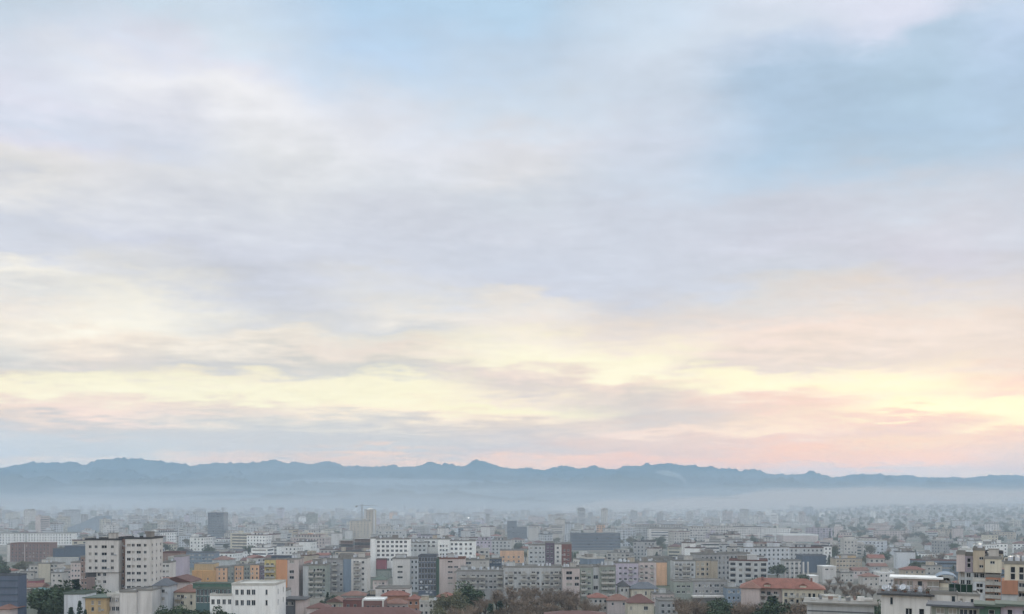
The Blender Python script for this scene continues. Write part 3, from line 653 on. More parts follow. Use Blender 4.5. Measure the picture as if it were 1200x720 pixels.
b = Bld('house', 'house with maroon sheet roof and white trim frame at the bottom edge left of centre', 'house', 425, 372, mark='the maroon-roofed house')
b.wing(402, 424.5, 704.5, 'rust', depth=9, y0=1, roofmat='maroon', cols=[408, 416], rows=[710], ww=1.2, wh=1.3, par=0.3)
b.wing(425, 450, 704, 'brick', depth=9, y0=0.4, roofmat='white', par=0.5, cols=[431, 437, 443], rows=[711.5], ww=1.3, wh=1.2)
for xx in (425, 449):
    x = b.lx(xx); mb = MB(); mb.box(x - 0.3, x + 0.3, -0.5, 0.38, 0, b.lz(704.2)); b.part('column', mb, W['white'])
b = Bld('house', 'long low house with a dark red ridge roof along the bottom edge', 'house', 425, 340)
b.wing(362, 490, 721, 'pinkwhite', depth=9, roof='hip', roofmat='maroon', rise=2.4)
b = Bld('house', 'small house with a red tiled gable roof below the grey balcony block', 'house', 372, 345)
b.wing(360, 383, 713, 'pinkwhite', depth=8, roof='hip', roofmat='maroon', rise=1.6, cols=[372], rows=[718], ww=1.2, wh=1.3)

# unfinished frame, beige tower and crane
b = Bld('unfinished_building', 'unfinished dark concrete frame building with open storeys', 'building site', 415, 780, mark='the unfinished concrete frame')
for (a, c, top, dz) in ((397, 413, 633.5, 0.0), (413.5, 434, 631.5, 1.0)):
    x0, x1, z1 = b.lx(a), b.lx(c), b.lz(top)
    k = 0; z = z1
    while z > 0:
        mb = MB(); mb.box(x0, x1, dz, 16, z - 0.3, z); b.part('floor_slab', mb, W['concrete' if k == 0 else 'brown'])
        mb = MB()
        for i in range(6):
            xx = x0 + 0.3 + (x1 - x0 - 0.6) * i / 5; mb.box(xx - 0.25, xx + 0.25, dz + 0.3, dz + 0.8, z - 3.0, z - 0.302)
        mb.box(x0 + 0.4, x1 - 0.4, 5 + dz, 5.3 + dz, z - 3.0, z - 0.303)
        b.part('column_row', mb, W['darkgrey' if k % 2 else 'brown']); z -= 3.05; k += 1
SCR.append((397, 434, 631.5, 780, 740)); MARKS.append((415, 640, b.mark))
b = Bld(AB, 'tall beige tower with a domed top rising over the skyline beside a crane', 'tower block', 432, 1350, mark='the tall beige tower with the crane')
x0, x1, y0, y1, z1 = b.wing(427, 439.3, 598, 'beige', depth=14, fl=3.3, n=3, ww=2.2, wh=1.6, par=0.4)
b.wing(427.2, 428.9, 597.5, 'white', depth=3, y0=-2.2, scr=False); b.wing(437.4, 439.1, 597.5, 'white', depth=3, y0=-2.2, scr=False)
mb = MB(); mb.cyl((x0+x1)/2, y0 + 7, z1 + 0.165, z1 + 1.5, 6.5, 6.0, 16); mb.cyl((x0+x1)/2, y0+7, z1 + 1.503, z1 + 3.0, 6.0, 2.5, 16); b.part('roof_dome', mb, W['white'])
b = Bld(AB, 'broad beige block in front of the tall beige tower', 'apartment block', 422, 1250)
q = b.wing(410, 433, 611, 'beige', depth=14, fl=3.2, n=6, ww=1.5, wh=1.5); b.clutter(q, 3)
b.wing(404.5, 412.5, 622.5, 'white', depth=8, y0=-9, par=0.3)
b = Bld('tower_crane', 'thin tower crane with a short jib left of the tall beige tower', 'crane', 424, 1340)
mb = MB(); zt = b.lz(591)
for sx in (-0.9, 0.9):
    for sy in (-0.9, 0.9): mb.box(sx - 0.15, sx + 0.15, sy - 0.15, sy + 0.15, 0, zt)
z = 0
while z < zt - 2: mb.tube((-0.9, -0.9, z), (0.9, -0.9, z + 2), 0.1, 0.1, 4); mb.tube((0.9, 0.9, z), (-0.9, 0.9, z + 2), 0.1, 0.1, 4); z += 2
b.part('mast', mb, STEEL)
mb = MB(); mb.box(-9, 24, -0.7, -0.5, zt - 2.6, zt - 2.3); mb.box(-9, 24, 0.5, 0.7, zt - 2.6, zt - 2.3); mb.box(-9, 22, -0.1, 0.1, zt - 1.4, zt - 1.2)
for k in range(15): mb.tube((-8 + 2*k, -0.6, zt - 2.3), (-7 + 2*k, 0, zt - 1.4), 0.08, 0.08, 4)
b.part('jib', mb, STEEL); mb = MB(); mb.box(-9.5, -6.5, -1, 1, zt - 4.4, zt - 2.61); b.part('counterweight', mb, W['concrete'])

# white window-grid building and its neighbours
b = Bld(AB, 'wide white building with a regular grid of square dark windows and a blank left strip', 'apartment block', 470, 600, mark='the white window-grid building')
b.wing(434, 440.6, 631.5, 'brightwhite', depth=13)
q = b.wing(440.9, 479.5, 632.5, 'brightwhite', depth=12, y0=0.5, cols=[443.5, 449, 454.2, 459.8, 465, 470, 475.2], rows=[635.3, 640.4, 645.6, 650.7, 655.9], ww=1.9, wh=1.6, blind=0); b.clutter(q, 4)
b.wing(440.9, 452, 656.5, 'magenta', depth=6, y0=-7, bot=668.5, roofmat='maroon', scr=False, label='raspberry red low front block')
b.wing(441, 457, 668.8, 'greengrey', depth=8, y0=-8.5, roofmat='green')
b = Bld(AB, 'white block with paired windows and pale parapets right of the white window-grid building', 'apartment block', 500, 640)
q = b.wing(480, 500, 636.5, 'lightgrey', depth=12, cols=[482, 486.8, 492, 497], rows=[640, 645], ww=1.8, wh=1.5); b.clutter(q, 3)
q = b.wing(488.5, 513, 632.5, 'brightwhite', depth=11, y0=13, cols=[493, 502, 508], rows=[635.5, 640], ww=2, wh=1.5); b.clutter(q, 4)
b = Bld(AB, 'white block with dark loggia bays between the dark blue glass block and the apricot building', 'apartment block', 537, 640, mark='the white block with dark loggias')
q = b.wing(513.5, 527, 632.5, 'brightwhite', depth=12, cols=[516.5, 519.5, 523.5], rows=[640, 645, 650], ww=1.3, wh=1.5); b.clutter(q, 3)
q = b.wing(527.3, 557, 634.5, 'brightwhite', depth=12, y0=0.4, cols=[529.5, 534.5, 540, 546, 551.5], rows=[638, 643.3, 648.8], ww=[1.7, 2, 2, 1.6, 1.6], wh=1.7); b.clutter(q, 4)
b = Bld(AB, 'white apartment building with wide dark strip windows and a bay-windowed right side', 'apartment building', 472, 500, mark='the white building with strip windows')
q = b.wing(460, 480.5, 655.5, 'white', depth=12, cols=[468.8], rows=[664.5, 670.5, 676.8], ww=3.0, wh=1.1); b.clutter(q, 3)
b.wing(480.8, 489.8, 655.5, 'bluewhite', depth=12, y0=0.6, cols=[483, 487], fl=3.0, n=2, ww=1.0, wh=1.5, bshift=0)
b = Bld('house', 'white low building with reddish shutters and an orange tiled front roof', 'house', 460, 420)
b.wing(440, 480, 690.5, 'white', depth=10, y0=2, cols=[449, 454.5, 460.5, 465.5, 472.8], rows=[693.2], ww=[1, 1, 1.1, 1.1, 1.5], wh=1.4)
b.wing(447, 478, 698.5, 'terracotta', depth=7, y0=-7, roof='hip', roofmat='tile', rise=2.0)
b = Bld('house', 'dark green-roofed low pavilion under the raspberry red front block', 'pavilion', 445, 470)
b.wing(437, 452, 680, 'pinkwhite', depth=9, roof='hip', roofmat='green', rise=2.2, cols=[440, 445, 449], rows=[684], ww=1.2, wh=1.2)
b = Bld(OB, 'dark blue glass block with a few pale spots and a green right edge', 'office building', 501, 480, mark='the dark blue glass block')
x0, x1, y0, y1, z1 = b.wing(490.3, 511, 652.5, 'navy', depth=13, fl=3.1, n=6, ww=1.25, wh=2.4, roofmat='slate', blind=0)
for px, py in ((493.5, 682), (504.5, 681.5), (500, 688), (493.5, 689), (500.5, 694), (505, 694.5)):
    mb = MB(); x, z = b.lx(px), b.lz(py); mb.box(x - 0.7, x + 0.7, -0.12, -0.003, z - 0.5, z + 0.5); b.part('sign_panel', mb, W['bluewhite'])
b.wing(511.3, 514.5, 656, 'green', depth=11, y0=0.3, roofmat='green')
b = Bld(AB, 'pinkish white apartment building with dark strip windows right of the dark blue glass block', 'apartment building', 530, 470, mark='the pinkish white building')
q = b.wing(514.8, 544.5, 655.5, 'pinkwhite', depth=12, cols=[527.6, 534.5], rows=[658.5, 664.7, 670.7, 677.6, 684], ww=[2.6, 2.2], wh=0.95, skip=[(1, 0), (1, 3), (1, 4)], roofmat='tilebrown'); b.clutter(q, 4)
b = Bld(AB, 'small white stepped apartment house between the pinkish white and the long grey building', 'apartment house', 560, 500)
q = b.wing(545, 573, 657, 'offwhite', depth=11, cols=[549, 563.5, 567.8], rows=[660, 665.5], ww=[3, 1.2, 1.2], wh=1.4); b.clutter(q, 4)
b = Bld(AB, 'dark slate apartment house beside the small white stepped house', 'apartment house', 582, 515)
q = b.wing(573.5, 588, 655.5, 'slate', depth=10, fl=3, n=4, ww=1.2, wh=1.3); b.clutter(q, 2)

# long grey blocks in the centre
b = Bld(AB, 'long low grey apartment building with continuous balcony bands above the bare trees', 'apartment building', 565, 455, mark='the long grey building above the bare trees')
q = b.wing(535, 590, 670, 'grey', depth=12, cols=[538.5, 543.5, 549, 554.5, 560, 565, 570, 575, 580, 586], rows=[675.2, 681.8, 688.5], ww=[1.4, 1.8, 1.6, 1.8, 1.3, 1.6, 1.2, 1.6, 1.2, 1.9], wh=1.3, balc=[(1, 3.6), (3, 3.6), (5, 3.0), (9, 3.0)]); b.clutter(q, 6)
b = Bld(AB, 'broad grey apartment building with recessed balconies, third from the dark blue glass block', 'apartment building', 625, 445, mark='the broad grey building with recessed balconies')
q = b.wing(590.3, 659, 665.5, 'lightgrey', depth=12, y0=0.8, cols=[593.5, 598.5, 604, 609, 614, 619.5, 625, 630.5, 636, 641, 646.5, 652, 656.5], rows=[671.5, 678, 684.5, 691], ww=[1.3, 1.8, 1.4, 1.3, 1.6, 1.3, 1.9, 1.4, 1.3, 1.7, 1.3, 1.9, 1.2], wh=1.4, skip=[(3, 1), (5, 0), (2, 2), (8, 1)], balc=[(1, 2.8), (4, 3.0), (6, 3.2), (9, 3.0), (11, 3.0)]); b.clutter(q, 7)
b = Bld(AB, 'grey corner section with two big dark loggias right of the broad grey building', 'apartment building', 670, 440)
q = b.wing(659.3, 679.5, 666.5, 'pinkwhite', depth=12, cols=[667, 676], rows=[671.5, 677.8, 685], ww=[3, 2.2], wh=1.6, skip=[(1, 0)]); b.clutter(q, 3)
b = Bld(AB, 'greenish grey apartment block with a dark stair shaft and long balconies', 'apartment block', 702, 440, mark='the greenish grey block with the stair shaft')
b.wing(680, 694.5, 665.5, 'greengrey', depth=12, cols=[684, 690.5], rows=[670.5, 677, 683.5, 690, 696.5], ww=[1.8, 1.6], wh=1.3, balc=[(0, 2.6)])
b.wing(694.8, 702.5, 665, 'lightgrey', depth=11, y0=1.2, cols=[698.2], rows=[676.5, 689, 699], ww=2.3, wh=2.0, blind=0)
q = b.wing(702.8, 721.5, 664.5, 'greengrey', depth=12, y0=0.2, cols=[708.5, 716.5], rows=[670, 676, 682.5, 688.8, 696], ww=[2.4, 2.4], wh=1.2, balc=[(0, 3.2), (1, 3.2)], solid=True); b.clutter(q, 4)
b = Bld(AB, 'apricot apartment building with green-framed bays behind the small white stepped house', 'apartment building', 600, 740, mark='the apricot building')
b.wing(586, 614, 645.5, 'peach', depth=10, cols=[590, 596, 602, 608], rows=[653, 658], ww=1.5, wh=1.6)
b = Bld(AB, 'multicoloured apartment building with grey, purple, white and brick-red bays', 'apartment building', 645, 600, mark='the building with purple and brick-red bays')
b.wing(619.5, 639, 639.5, 'lightgrey', depth=12, cols=[622.5, 628, 633, 636.8], rows=[642.5, 648, 653.2, 658.4], ww=[1.7, 1.7, 1.3, 1.2], wh=1.3)
b.wing(639.3, 649.6, 636.5, 'purple', depth=12, y0=0.7, cols=[642, 646.5], rows=[641, 646.5, 652, 657.5], ww=1.5, wh=1.6, blind=0)
q = b.wing(649.9, 658, 638.5, 'white', depth=12, cols=[653.6], rows=[642.3, 647.5, 652.7, 657.8], ww=1.5, wh=1.5, blind=0)
b.wing(658.3, 669.8, 638, 'rust', depth=12, y0=0.5, cols=[661.5, 666], rows=[645, 650, 655.5, 660.5], ww=1.3, wh=1.4)
b = Bld(OB, 'big dark slate slab standing above the hazy middle of the city', 'office building', 698, 950, mark='the big dark slate slab')
b.wing(669.5, 727, 625.5, 'slate', depth=20, roofmat='slate', par=0.2, fl=3.4, n=18, ww=2.2, wh=1.5, blind=0)
b = Bld(OB, 'teal-blue hazy tower with a notched top', 'tower', 604, 1250, mark='the teal-blue notched tower')
b.wing(594.5, 605.5, 611.5, 'slate', depth=15, roofmat='slate', fl=3.5, n=4, ww=2.6, wh=1.6, blind=0); b.wing(605.7, 617.5, 618.5, 'slate', depth=14, y0=0.8, roofmat='slate', fl=3.5, n=4, ww=2.6, wh=1.6, blind=0)
b.wing(606.5, 612, 612.5, 'lightgrey', depth=8, y0=16)
b = Bld(OB, 'dark slate blue tower with a mast, alone above the left skyline', 'tower', 252, 1280, mark='the dark tower with the mast')
x0, x1, y0, y1, z1 = b.wing(243.5, 262, 601.5, 'slate', depth=20, roofmat='slate', fl=3.5, n=7, ww=2.6, wh=1.9, blind=0)
mb = MB(); mb.cyl(x1 - 1.6, y0 + 2, z1 + 0.16, b.lz(594.5), 0.7, 0.3, 8); b.part('mast', mb, STEEL)
b = Bld('stadium', 'hazy wedge-shaped stadium stand rising to the right', 'stadium', 98, 1550, mark='the wedge-shaped stadium stand')
x0, x1, zl, zh = b.lx(79), b.lx(113), b.lz(618.5), b.lz(605)
mb = MB(); n = 10
P = [(x0, 0, zl)] + [(x0 + (x1 - x0)*i/n, 0, zl + (zh - zl)*(i/n)**1.15) for i in range(1, n+1)]
for (xa, _, za), (xb, _, zb) in zip(P, P[1:]):
    mb.quad((xa, 0, 0), (xb, 0, 0), (xb, 0, zb), (xa, 0, za)); mb.quad((xb, 60, 0), (xa, 60, 0), (xa, 60, za), (xb, 60, zb)); mb.quad((xa, 0, za), (xb, 0, zb), (xb, 60, zb), (xa, 60, za))
mb.quad((x1, 0, 0), (x1, 60, 0), (x1, 60, zh), (x1, 0, zh)); mb.quad((x0, 60, 0), (x0, 0, 0), (x0, 0, zl), (x0, 60, zl))
b.part('stand', mb, W['bluegrey']); SCR.append((79, 113, 608, 1550, 740)); MARKS.append((100, 614, b.mark))
for (a, c, top, d, t) in ((9.5, 15, 608.5, 1700, 'narrow hazy tower left of the wedge-shaped stadium stand'), (603, 607.5, 599.5, 2500, 'leftmost of three faint thin towers over the notched tower'), (611, 614.8, 598.5, 2550, 'middle one of three faint thin towers over the notched tower'), (617, 621.5, 599, 2600, 'rightmost of three faint thin towers over the notched tower')):
    b = Bld('tower_block', t, 'tower block', (a + c) / 2, d); b.wing(a, c, top, 'lightgrey', depth=16, fl=4, n=2, ww=3, wh=2)

# centre right
b = Bld(AB, 'grey lilac apartment house with rows of small balconies right of the greenish grey block', 'apartment building', 745, 500)
q = b.wing(722, 748, 660.5, 'lilac', depth=11, cols=[727, 733, 739, 744.5], rows=[666, 672.3, 679], ww=1.5, wh=1.3, balc=[(2, 2.6)]); b.clutter(q, 4)
q = b.wing(748.3, 769, 659.5, 'pinkwhite', depth=11, y0=0.6, cols=[752, 757.5, 764], rows=[664, 671.5, 677.5], ww=1.5, wh=1.4, balc=[(0, 2.2), (2, 2.2)]); b.clutter(q, 4)
b = Bld(AB, 'building with a blank peach wall and a grey-green end wall', 'apartment building', 778, 540, mark='the peach and grey-green wall')
b.wing(770, 781.5, 659.5, 'peach', depth=12); b.wing(781.8, 788, 657.5, 'greengrey', depth=12, y0=0.3); b.wing(760, 788, 654, 'concrete', depth=8, y0=13)
b = Bld(AB, 'pale grey apartment block with deep shaded balconies right of the peach wall', 'apartment block', 818, 500, mark='the pale grey block with deep balconies')
q = b.wing(790, 815, 658, 'lightgrey', depth=12, cols=[793, 797.5, 802, 807, 811.5], rows=[662, 668, 674], ww=[1.7, 1.4, 1.7, 1.7, 1.3], wh=1.5, balc=[(0, 2.2), (2, 2.6), (3, 2.4)]); b.clutter(q, 4)
q = b.wing(815.3, 833, 657.5, 'beige', depth=12, y0=0.5, cols=[818, 823.5, 829], rows=[661.5, 667.2, 673, 679], ww=[1.2, 1.7, 1.0], wh=1.7); b.wing(833.3, 841, 658, 'beige', depth=12)
b = Bld(AB, 'grey long building with a row of dark windows below the deep-balconied block', 'apartment building', 822, 440, mark='the grey building with the row of dark windows')
q = b.wing(790, 812, 682.5, 'greengrey', depth=11, cols=[795, 801, 807], rows=[687.5, 694], ww=1.6, wh=1.2); b.wing(812.3, 852, 682, 'grey', depth=11, y0=0.3, cols=[816, 820, 824.3, 828.6, 833, 840, 847], rows=[686.5, 693.2], ww=[1.0, 1.0, 1.0, 1.0, 1.0, 2.4, 1.6], wh=1.4)
b.wing(812, 850, 698.5, 'white', depth=4, y0=-4.4, bot=700.5, roof=None, scr=False)
b = Bld('house', 'white house with two dark windows under a dark brown roof', 'house', 730, 445, mark='the white house with the dark brown roof')
b.wing(725, 737.5, 687.5, 'white', depth=8, roof='hip', roofmat='dark', rise=2.6, cols=[729, 734], rows=[692], ww=0.9, wh=1.4)
b = Bld('house', 'beige house with tall shutters under a slate blue hip roof', 'house', 757, 440)
b.wing(740, 772, 690.5, 'cream', depth=9, roof='hip', roofmat='slate', rise=3.0, cols=[745, 757, 763.5], rows=[695.5], ww=[1.3, 0.9, 1], wh=1.9)
b = Bld('house', 'low house with a long pinkish roof left of the red-roofed cream house', 'house', 724, 400)
b.wing(712, 738, 704, 'pinkwhite', depth=8, roof='hip', roofmat='tilebrown', rise=2.4, cols=[718, 731], rows=[708], ww=1, wh=1.2)
b = Bld('house', 'cream yellow house under a red hip roof at the bottom centre right', 'house', 752, 370, mark='the red-roofed cream house')
b.wing(736, 766, 707, 'cream', depth=9, roof='hip', roofmat='maroon', rise=3.2, cols=[739.5, 757], rows=[713], ww=[0.9, 1.8], wh=1.6)
b = Bld('house', 'house with a wide maroon roof and white edge at the bottom centre', 'house', 690, 330)
b.wing(640, 712, 723, 'pinkwhite', depth=12, roof='hip', roofmat='maroon', rise=1.4)
b = Bld('house', 'grey terraced house with steps beside the dark green trees', 'house', 785, 385)
b.wing(772, 794, 705, 'grey', depth=9, cols=[777, 784, 790], rows=[710, 717], ww=1.4, wh=1.4)

# long red-tiled residence on the right
b = Bld('house', 'large cream residence under one long low orange-red tiled hip roof', 'residence', 917, 345, yaw=-math.atan(317 / F), mark='the long red-tiled residence')
b.wing(917, 965, 690, 'cream', depth=12, roof=None, cols=[921, 928, 934.5, 941.5, 948.5, 953.5, 960], rows=[697, 704.5, 712], ww=[1.2, 1.2, 1.1, 1.3, 1.1, 1.1, 1.1], wh=1.6, balc=[(1, 2.2), (3, 2.4)])
b.wing(868, 916.6, 690, 'pinkwhite', depth=11, y0=1.5, roof=None, cols=[873, 880, 887, 894, 901, 909], rows=[696, 703.5], ww=1.5, wh=1.6, balc=[(1, 2.4), (3, 2.4), (5, 2.4)])
mb = MB(); mb.hip(b.lx(868), b.lx(965), 0, 13, b.lz(690) + 0.004, 3.4, 0.7); b.part('roof', mb, RF['tile'])
mb = MB(); mb.hip(b.lx(868), b.lx(891), -2.2, 6, b.lz(691) + 0.3, 2.2, 0.4); b.part('porch_roof', mb, RF['tilebrown'])
mb = MB(); mb.box(b.lx(868), b.lx(891), -2.0, -0.004, 0, b.lz(691) + 0.29); b.part('porch', mb, W['pinkwhite'])
for px in (941, 899):
    x = b.lx(px); z = b.lz(690.5); mb = MB(); mb.box(x - 1.2, x + 1.2, 0.25, 3.5, z + 0.4, z + 1.5, 0); mb.hip(x - 1.2, x + 1.2, 0.25, 4.0, z + 1.503, 0.7, 0.2, 1, gable=True); b.part('dormer', mb, [W['cream'], RF['tile']])
for px in (893, 951):
    x = b.lx(px); z = b.lz(683); mb = MB(); mb.box(x - 0.4, x + 0.4, 4.5, 5.3, z - 2, z + 1.7); b.part('chimney', mb, W['brick'])
b = Bld('house', 'small beige outbuilding with a dark opening beside the red-tiled residence', 'outbuilding', 976, 330)
b.wing(967, 985, 699.5, 'cream', depth=6, cols=[976], rows=[703.5], ww=2.2, wh=1.6, roofmat='pale', par=0.3)
b = Bld(AB, 'white and grey striped apartment block in the hazy right middle', 'apartment block', 930, 570, mark='the white and grey striped block')
b.wing(920, 939, 658, 'lightgrey', depth=10, fl=3, n=5, ww=2.0, wh=1.4)
x0 = b.lx(920)
for k in range(6): mb = MB(); xx = x0 + 14.6 * k / 5; mb.box(xx - 0.5, xx + 0.5, -0.7, -0.003, 0, b.lz(658.5)); b.part('pilaster', mb, W['white'])
b = Bld(OB, 'dark slate windowless block right of the white and grey striped block', 'building', 952, 640)
b.wing(940, 968, 652, 'slate', depth=14, roofmat='slate')
b = Bld(AB, 'wide tan apartment building with a stepped roofline on the right slope', 'apartment building', 995, 620, mark='the wide tan building')
q = b.wing(980, 1010, 655.5, 'beige', depth=12, fl=3, n=8, ww=1.4, wh=1.3); b.clutter(q, 4); b.wing(985, 1003, 651.5, 'tan', depth=6, y0=4, bot=655, scr=False)
b = Bld('hall', 'low white hall with a rounded left end below the wide tan building', 'hall', 972, 555)
b.wing(964, 980, 664.5, 'white', depth=10, roofmat='white', par=0.3, cols=[969, 975], rows=[667.5], ww=2, wh=1)
b = Bld('hall', 'low white-roofed bright hall among trees behind the red-tiled residence', 'hall', 954, 520)
b.wing(949.5, 959, 675.5, 'white', depth=8, roofmat='white', par=0.2)
b = Bld('hall', 'long hall with a bright white flat roof in the hazy right distance', 'hall', 940, 1150)
b.wing(918, 959, 628, 'pinkwhite', depth=30, roofmat='white', par=1.5)
b = Bld(AB, 'pale hazy apartment slab behind the long bright white-roofed hall', 'apartment block', 925, 1900)
b.wing(915, 953, 612.5, 'offwhite', depth=14, fl=3.2, n=12, ww=2, wh=1.6)

# near roofs on the right
b = Bld('house', 'wide low pale concrete slab roof in the foreground', 'building', 985, 190, yaw=-math.atan(385 / F), mark='the pale concrete slab roof')
b.wing(945, 1024, 708.5, 'lightgrey', depth=9, roof='slab', roofmat='conc', bot=740)
x = b.lx(1009); z = b.lz(707.5) + 0.353; mb = MB(); mb.box(x - 0.7, x + 0.7, 3, 4.2, z, z + 0.9); b.part('vent_box', mb, W['white'])
mb = MB(); mb.box(b.lx(946), b.lx(1023), -0.9, -0.82, z - 2.2, z - 1.9); b.part('ledge', mb, W['darkgrey'])
for q, px in enumerate((952, 961, 973, 984, 994, 1002)):
    mb = MB(); xx = b.lx(px)
    if q % 2: mb.cyl(xx, 3 + q % 3, z, z + 0.9, 0.3, 0.28, 10)
    else: mb.box(xx - 0.5, xx + 0.5, 2.5 + q % 4, 3.2 + q % 4, z, z + 0.45 + 0.1 * q)
    b.part('vent_box', mb, [W['lightgrey'], STEEL, W['brown']][q % 3])
x = b.lx(1018); mb = MB(); mb.box(x - 0.9, x + 0.9, 5, 6.2, z, z + 0.5); b.part('vent_box', mb, W['white'])
b = Bld(AB, 'cream terraced rooftop building with penthouses, satellite dishes and a plant-filled terrace', 'apartment building', 1070, 182, yaw=-math.atan(470 / F), mark='the cream rooftop with satellite dishes')
T1 = b.wing(1032, 1090, 698.5, 'white', depth=9, cols=[1044.5, 1054, 1065, 1080], rows=[705.5, 717.5], ww=[0.55, 0.5, 1.3, 1.0], wh=1.5, skip=[(2, 0), (0, 1), (1, 0), (1, 1), (3, 0)], roof='slab', roofmat='dark', blind=0)
b.wing(1090.3, 1121, 695.5, 'white', depth=8, y0=0.7, roofmat='conc', par=0.5, cols=[1116.5], rows=[702], ww=0.7, wh=1.8, blind=0)
b.wing(1121.3, 1146, 696, 'offwhite', depth=7, y0=0.3, roofmat='conc', par=0.35, cols=[1125.5, 1137.5], rows=[702.5], ww=[0.6, 0.55], wh=1.1)
q = b.wing(1047, 1100, 678, 'pinkwhite', depth=5, y0=7.5, bot=698, roof='slab', roofmat='white', cols=[1050, 1056, 1066, 1078, 1093], rows=[683.5], ww=[0.7, 0.7, 1.2, 1.0, 2.3], wh=1.1, blind=0.4)
b.wing(1100.5, 1113, 682, 'cream', depth=8, y0=8.2, bot=698, roofmat='conc', par=0.3)
z = T1[4] + 0.355
dish(b, b.lx(1036), 2.0, z, 0.62, R(200), R(32)); dish(b, b.lx(1041), 3.2, z, 0.5, R(160), R(38)); dish(b, b.lx(1058), 2.4, z, 0.7, R(205), R(35))
for px, hh in ((1043.5, 2.6), (1060, 2.2)):
    mb = MB(); mb.cyl(b.lx(px), 4, z, z + hh, 0.05, seg=6); mb.box(b.lx(px) - 0.5, b.lx(px) + 0.5, 3.97, 4.03, z + hh - 0.3, z + hh - 0.24); b.part('antenna', mb, STEEL)
rr = random.Random(5)
PLM = mat('terrace_planter', (120,84,66)); CLOTH = [mat('laundry_pale', (196,198,200)), mat('laundry_blue', (96,110,140)), mat('laundry_red', (140,84,80))]
for k in range(13):                              # planters, chairs, tanks and posts crowding the terrace
    x = b.lx(1034 + 4.4 * k) + rr.uniform(-0.2, 0.2); y = rr.uniform(1.2, 6.2); z1_ = T1[4] + 0.355
    if k % 3 == 0:
        mb = MB(); mb.box(x - 0.45, x + 0.45, y - 0.2, y + 0.2, z1_, z1_ + 0.4, 0)
        for q in range(90):
            c = Vector((x + rr.gauss(0, 0.32), y + rr.gauss(0, 0.2), z1_ + 0.45 + abs(rr.gauss(0, 0.42)))); d1 = Vector((rr.gauss(0, 1), rr.gauss(0, 1), rr.gauss(0, 1))).normalized() * 0.12; d2 = d1.orthogonal().normalized() * 0.08
            mb.quad(tuple(c - d1), tuple(c - d2), tuple(c + d1), tuple(c + d2), 1)
        b.part('planter', mb, [PLM, LEAF['bare' if k % 2 else 'olive']])
    elif k % 3 == 1:
        mb = MB(); mb.box(x - 0.5, x + 0.5, y - 0.4, y + 0.4, z1_, z1_ + 0.35, 0); mb.cyl(x, y, z1_ + 0.352, z1_ + 1.3, 0.42, 0.38, 12, 1); b.part('water_tank', mb, [STEEL, TANK])
    else:
        mb = MB(); mb.cyl(x, y, z1_, z1_ + rr.uniform(1.2, 2.4), 0.05, seg=6); b.part('pole', mb, STEEL)
for (xa, xb, py, y) in ((1034, 1089, 698.5, 0.15), (1092, 1120, 695.5, 0.9)):
    x0, x1, z = b.lx(xa), b.lx(xb), b.lz(py) + 0.36; mb = MB(); n = 26
    mb.box(x0, x1, y - 0.03, y + 0.03, z + 0.9, z + 0.96)
    for k in range(n + 1): xx = x0 + (x1 - x0) * k / n; mb.box(xx - 0.025, xx + 0.025, y - 0.025, y + 0.025, z - 0.3, z + 0.899)
    b.part('railing', mb, RAIL)
# roof awning dome and green netting
x0, x1, zb = b.lx(1097), b.lx(1124), b.lz(683); mb = MB(); n = 12
for i in range(n):
    a0, a1 = PI * i / n, PI * (i + 1) / n; xm, rr = (x0 + x1)/2, (x1 - x0)/2
    f = lambda a, k=1.0: (xm - rr*k*math.cos(a), rr*k*0.62*math.sin(a) + zb)
    (xa, za), (xb, zb2) = f(a0), f(a1); (xc, zc), (xd, zd) = f(a0, 0.96), f(a1, 0.96)
    mb.quad((xa, 9, za), (xb, 9, zb2), (xb, 17.4, zb2), (xa, 17.4, za), 0); mb.quad((xc, 9, zc), (xd, 9, zd), (xb, 9, zb2), (xa, 9, za), 0); mb.quad((xd, 9, zd), (xc, 9, zc), (xc, 17.4, zc), (xd, 17.4, zd), 0)
b.part('arched_awning', mb, W['bluegrey'])
for px in (1098, 1110, 1123):
    mb = MB(); mb.box(b.lx(px) - 0.08, b.lx(px) + 0.08, 8.9, 9.06, b.lz(697), zb + 0.1); b.part('awning_post', mb, STEEL)
mb = MB(); x0, x1 = b.lx(1112), b.lx(1139); za, zb_ = b.lz(696) + 0.1, b.lz(684.5)
mb.box(x0, x1, 3.2, 3.3, za + 0.3, zb_); b.part('netting', mb, mat('green_netting', (36, 58, 48), rough=0.9))
for k in range(5):
    mb = MB(); xx = x0 + (x1 - x0) * k / 4; mb.box(xx - 0.06, xx + 0.06, 3.0, 3.18, za - 0.3, zb_ + 0.3); b.part('netting_post', mb, RAIL)
b = Bld(OB, 'near grey-roofed building with a green painted wall along the bottom right', 'building', 1150, 150, yaw=-math.atan(550 / F), mark='the near grey flat roof')
b.wing(1090, 1147, 713, 'greengrey', depth=5, y0=0.3, roof='slab', roofmat='slate', cols=[1101, 1116, 1129, 1140], rows=[718.5], ww=1.3, wh=1.0, bot=750)
b.wing(1147.5, 1172, 710, 'green', depth=5, roof='slab', roofmat='green', cols=[1162], rows=[717], ww=0.9, wh=0.8, bot=750)
b.wing(1172.5, 1215, 708.5, 'lilac', depth=5, y0=0.2, roof='slab', roofmat='green', cols=[1183, 1200], rows=[717], ww=0.8, wh=1.2, bot=750)
b = Bld(AB, 'tall beige stepped tower block with a cantilevered top on the right', 'tower block', 1148, 270, yaw=-math.atan(548 / F), mark='the beige stepped tower block')
b.wing(1120.5, 1130.8, 650.5, 'pinkwhite', depth=10, y0=0.4, bot=671, roofmat='conc')
b.wing(1131, 1140, 652, 'lilac', depth=8, y0=2.2, bot=671, cols=[1135.5], rows=[657, 663], ww=1.0, wh=1.3, roof='flat')
